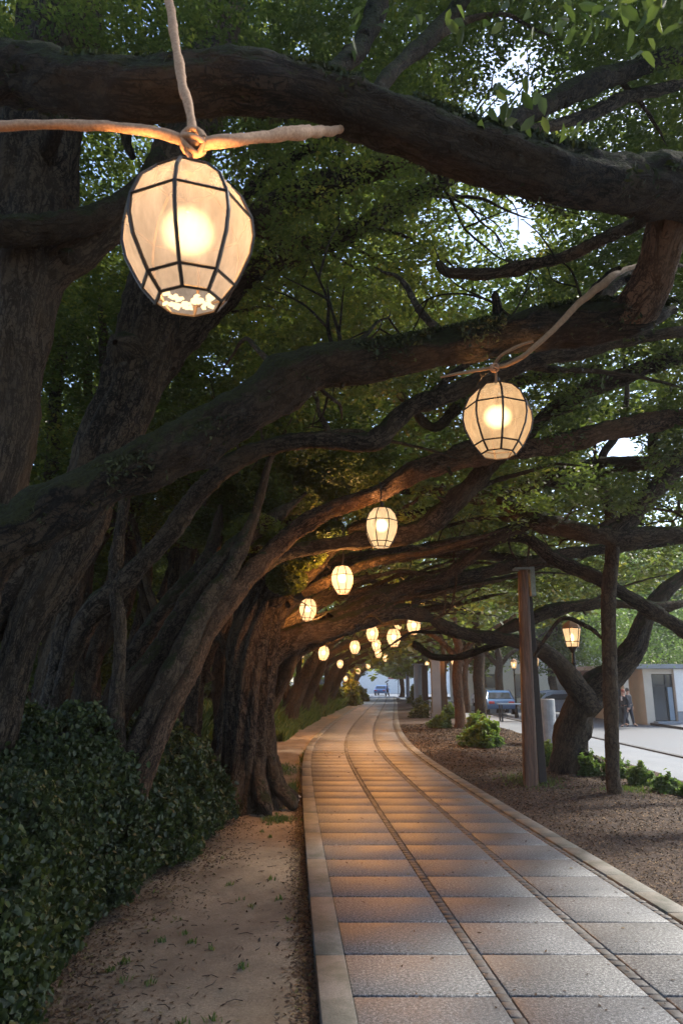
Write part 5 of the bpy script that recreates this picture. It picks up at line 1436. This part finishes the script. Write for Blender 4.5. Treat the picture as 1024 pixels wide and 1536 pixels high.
# ------------------------------------------------------------------ people
def skin_mesh(name, joints, edges, mat, parent, sub=2):
    me = bpy.data.meshes.new(name)
    me.from_pydata([j[:3] for j in joints], edges, []); me.materials.append(mat)
    o = link(name, me, parent)
    o.modifiers.new('skin', 'SKIN')
    for i, j in enumerate(joints):
        r = j[3] if isinstance(j[3], tuple) else (j[3], j[3])
        me.skin_vertices[0].data[i].radius = r
    me.skin_vertices[0].data[0].use_root = True
    o.modifiers['skin'].use_smooth_shade = True
    s = o.modifiers.new('sub', 'SUBSURF'); s.levels = sub; s.render_levels = sub
    return o
def person(loc, rz, lab, coat, trousers, hair, stride=.22, shirt=None, s=1.0):
    e = empty('person', loc, lab, 'person', None, rz); e.scale = (s, s, s)
    # body, facing +X
    J = [(0, 0, .95, (.11, .14)), (0, 0, 1.12, (.10, .13)), (0, 0, 1.33, (.11, .16)), (.01, 0, 1.45, (.07, .09)), (.02, 0, 1.53, .055), (.035, 0, 1.60, (.075, .068)), (.035, 0, 1.68, (.092, .078)), (.03, 0, 1.745, (.06, .055)),
         (0, .09, .90, .09), (stride * .5, .10, .50, .06), (stride, .10, .09, .042), (stride + .17, .11, .03, .035),
         (0, -.09, .90, .09), (-stride * .35, -.10, .50, .06), (-stride, -.10, .12, .042), (-stride + .15, -.11, .03, .035),
         (0, .19, 1.40, .055), (-.06, .25, 1.14, .042), (.02, .27, .90, .032), (.05, .27, .80, .036),
         (0, -.19, 1.40, .055), (.03, -.25, 1.14, .042), (.16, -.24, .94, .032), (.22, -.23, .87, .036)]
    E_ = [(0, 1), (1, 2), (2, 3), (3, 4), (4, 5), (5, 6), (6, 7), (0, 8), (8, 9), (9, 10), (10, 11), (0, 12), (12, 13), (13, 14), (14, 15), (2, 16), (16, 17), (17, 18), (18, 19), (2, 20), (20, 21), (21, 22), (22, 23)]
    body = skin_mesh('body', J, E_, M['skin'], e)
    g = .022
    def grow(idx, ex): return [(*J[i][:3], tuple((q + ex) for q in (J[i][3] if isinstance(J[i][3], tuple) else (J[i][3],) * 2))) for i in idx]
    skin_mesh('jacket', grow([0, 1, 2, 3, 16, 17, 18, 20, 21, 22], g + .012), [(0, 1), (1, 2), (2, 3), (2, 4), (4, 5), (5, 6), (2, 7), (7, 8), (8, 9)], M[coat], e)
    skin_mesh('trousers', grow([0, 8, 9, 10, 12, 13, 14], g), [(0, 1), (1, 2), (2, 3), (0, 4), (4, 5), (5, 6)], M[trousers], e)
    for a, b in ((10, 11), (14, 15)):
        q = [(*J[a][:2], J[a][2] - .04, .05), (*J[b][:3], .045)]
        skin_mesh('shoe', q, [(0, 1)], M['black'], e, 1)
    mb = MB(); mb.lathe([(.02, 1.60), (.085, 1.62), (.098, 1.69), (.088, 1.76), (.05, 1.80), (.005, 1.81)], 14, c=(.012, 0, 0)); mb.build('hair', M[hair], e, smooth=True)
    for sy in (-1, 1):
        MB().lathe([(.002, -.012), (.012, 0), (.002, .012)], 8, c=(.122, .03 * sy, 1.68)).build('eye', M['black'], e)
        MB().box((.035, .082 * sy, 1.665), (.03, .014, .05)).build('ear', M['skin'], e, bevel=.005)
    MB().add([(.12, -.014, 1.64), (.12, .014, 1.64), (.118, 0, 1.69), (.15, 0, 1.645)], [(0, 1, 3), (1, 2, 3), (2, 0, 3), (0, 2, 1)]).build('nose', M['skin'], e)
    MB().box((.119, 0, 1.615), (.012, .045, .01)).build('mouth', M['red'], e)
    if shirt: MB().box((.125, 0, 1.34), (.05, .10, .2), taper=.8).build('shirt_front', M[shirt], e, bevel=.02)
    # fingers
    for (wx, wy, wz) in (J[19][:3], J[23][:3]):
        mb = MB()
        for k in range(4):
            mb.tube([(wx + .02 * (k - 1.5), wy, wz - .02), (wx + .021 * (k - 1.5), wy, wz - .06 - .004 * (k in (1, 2))), (wx + .02 * (k - 1.5) + .006, wy + (.008 if wy < 0 else -.008), wz - .09 - .006 * (k in (1, 2)))], [.009, .008, .006], 6)
        mb.tube([(wx + .03, wy, wz + .01), (wx + .052, wy, wz - .02), (wx + .055, wy, wz - .05)], [.010, .009, .007], 6)
        mb.build('finger_set', M['skin'], e)
    return e
p, t = at(938, 1085, 33); person((p[0], 33, 0), R(200), 'person in dark jacket over white shirt walking past the pavilion, nearer of the pair', 'coat', 'jeans', 'hair_red', .26, 'shirt', .92)
p, t = at(944, 1085, 33.6); person((p[0], 33.6, 0), R(-60), 'person in all dark clothes beside the one with the white shirt', 'coat', 'coat', 'hair', .16, None, .95)
p, t = at(581, 1046, 96); person((p[0], 96, -.02), R(150), 'far person in dark blue at the end of the path beside the blue car', 'blue', 'jeans', 'hair', .2)

# ------------------------------------------------------------------ haze
hz = N('haze'); hz.n.remove(hz.b)
pv = hz.add('ShaderNodeVolumePrincipled'); pv.inputs['Density'].default_value = HAZE
pv.inputs['Color'].default_value = (.92, .95, 1, 1); pv.inputs['Anisotropy'].default_value = .3
hz.l(pv.outputs[0], hz.out.inputs['Volume'])
o = MB().box((0, 50, 11), (180, 200, 24)).build('haze', hz.m)
o['kind'] = 'stuff'
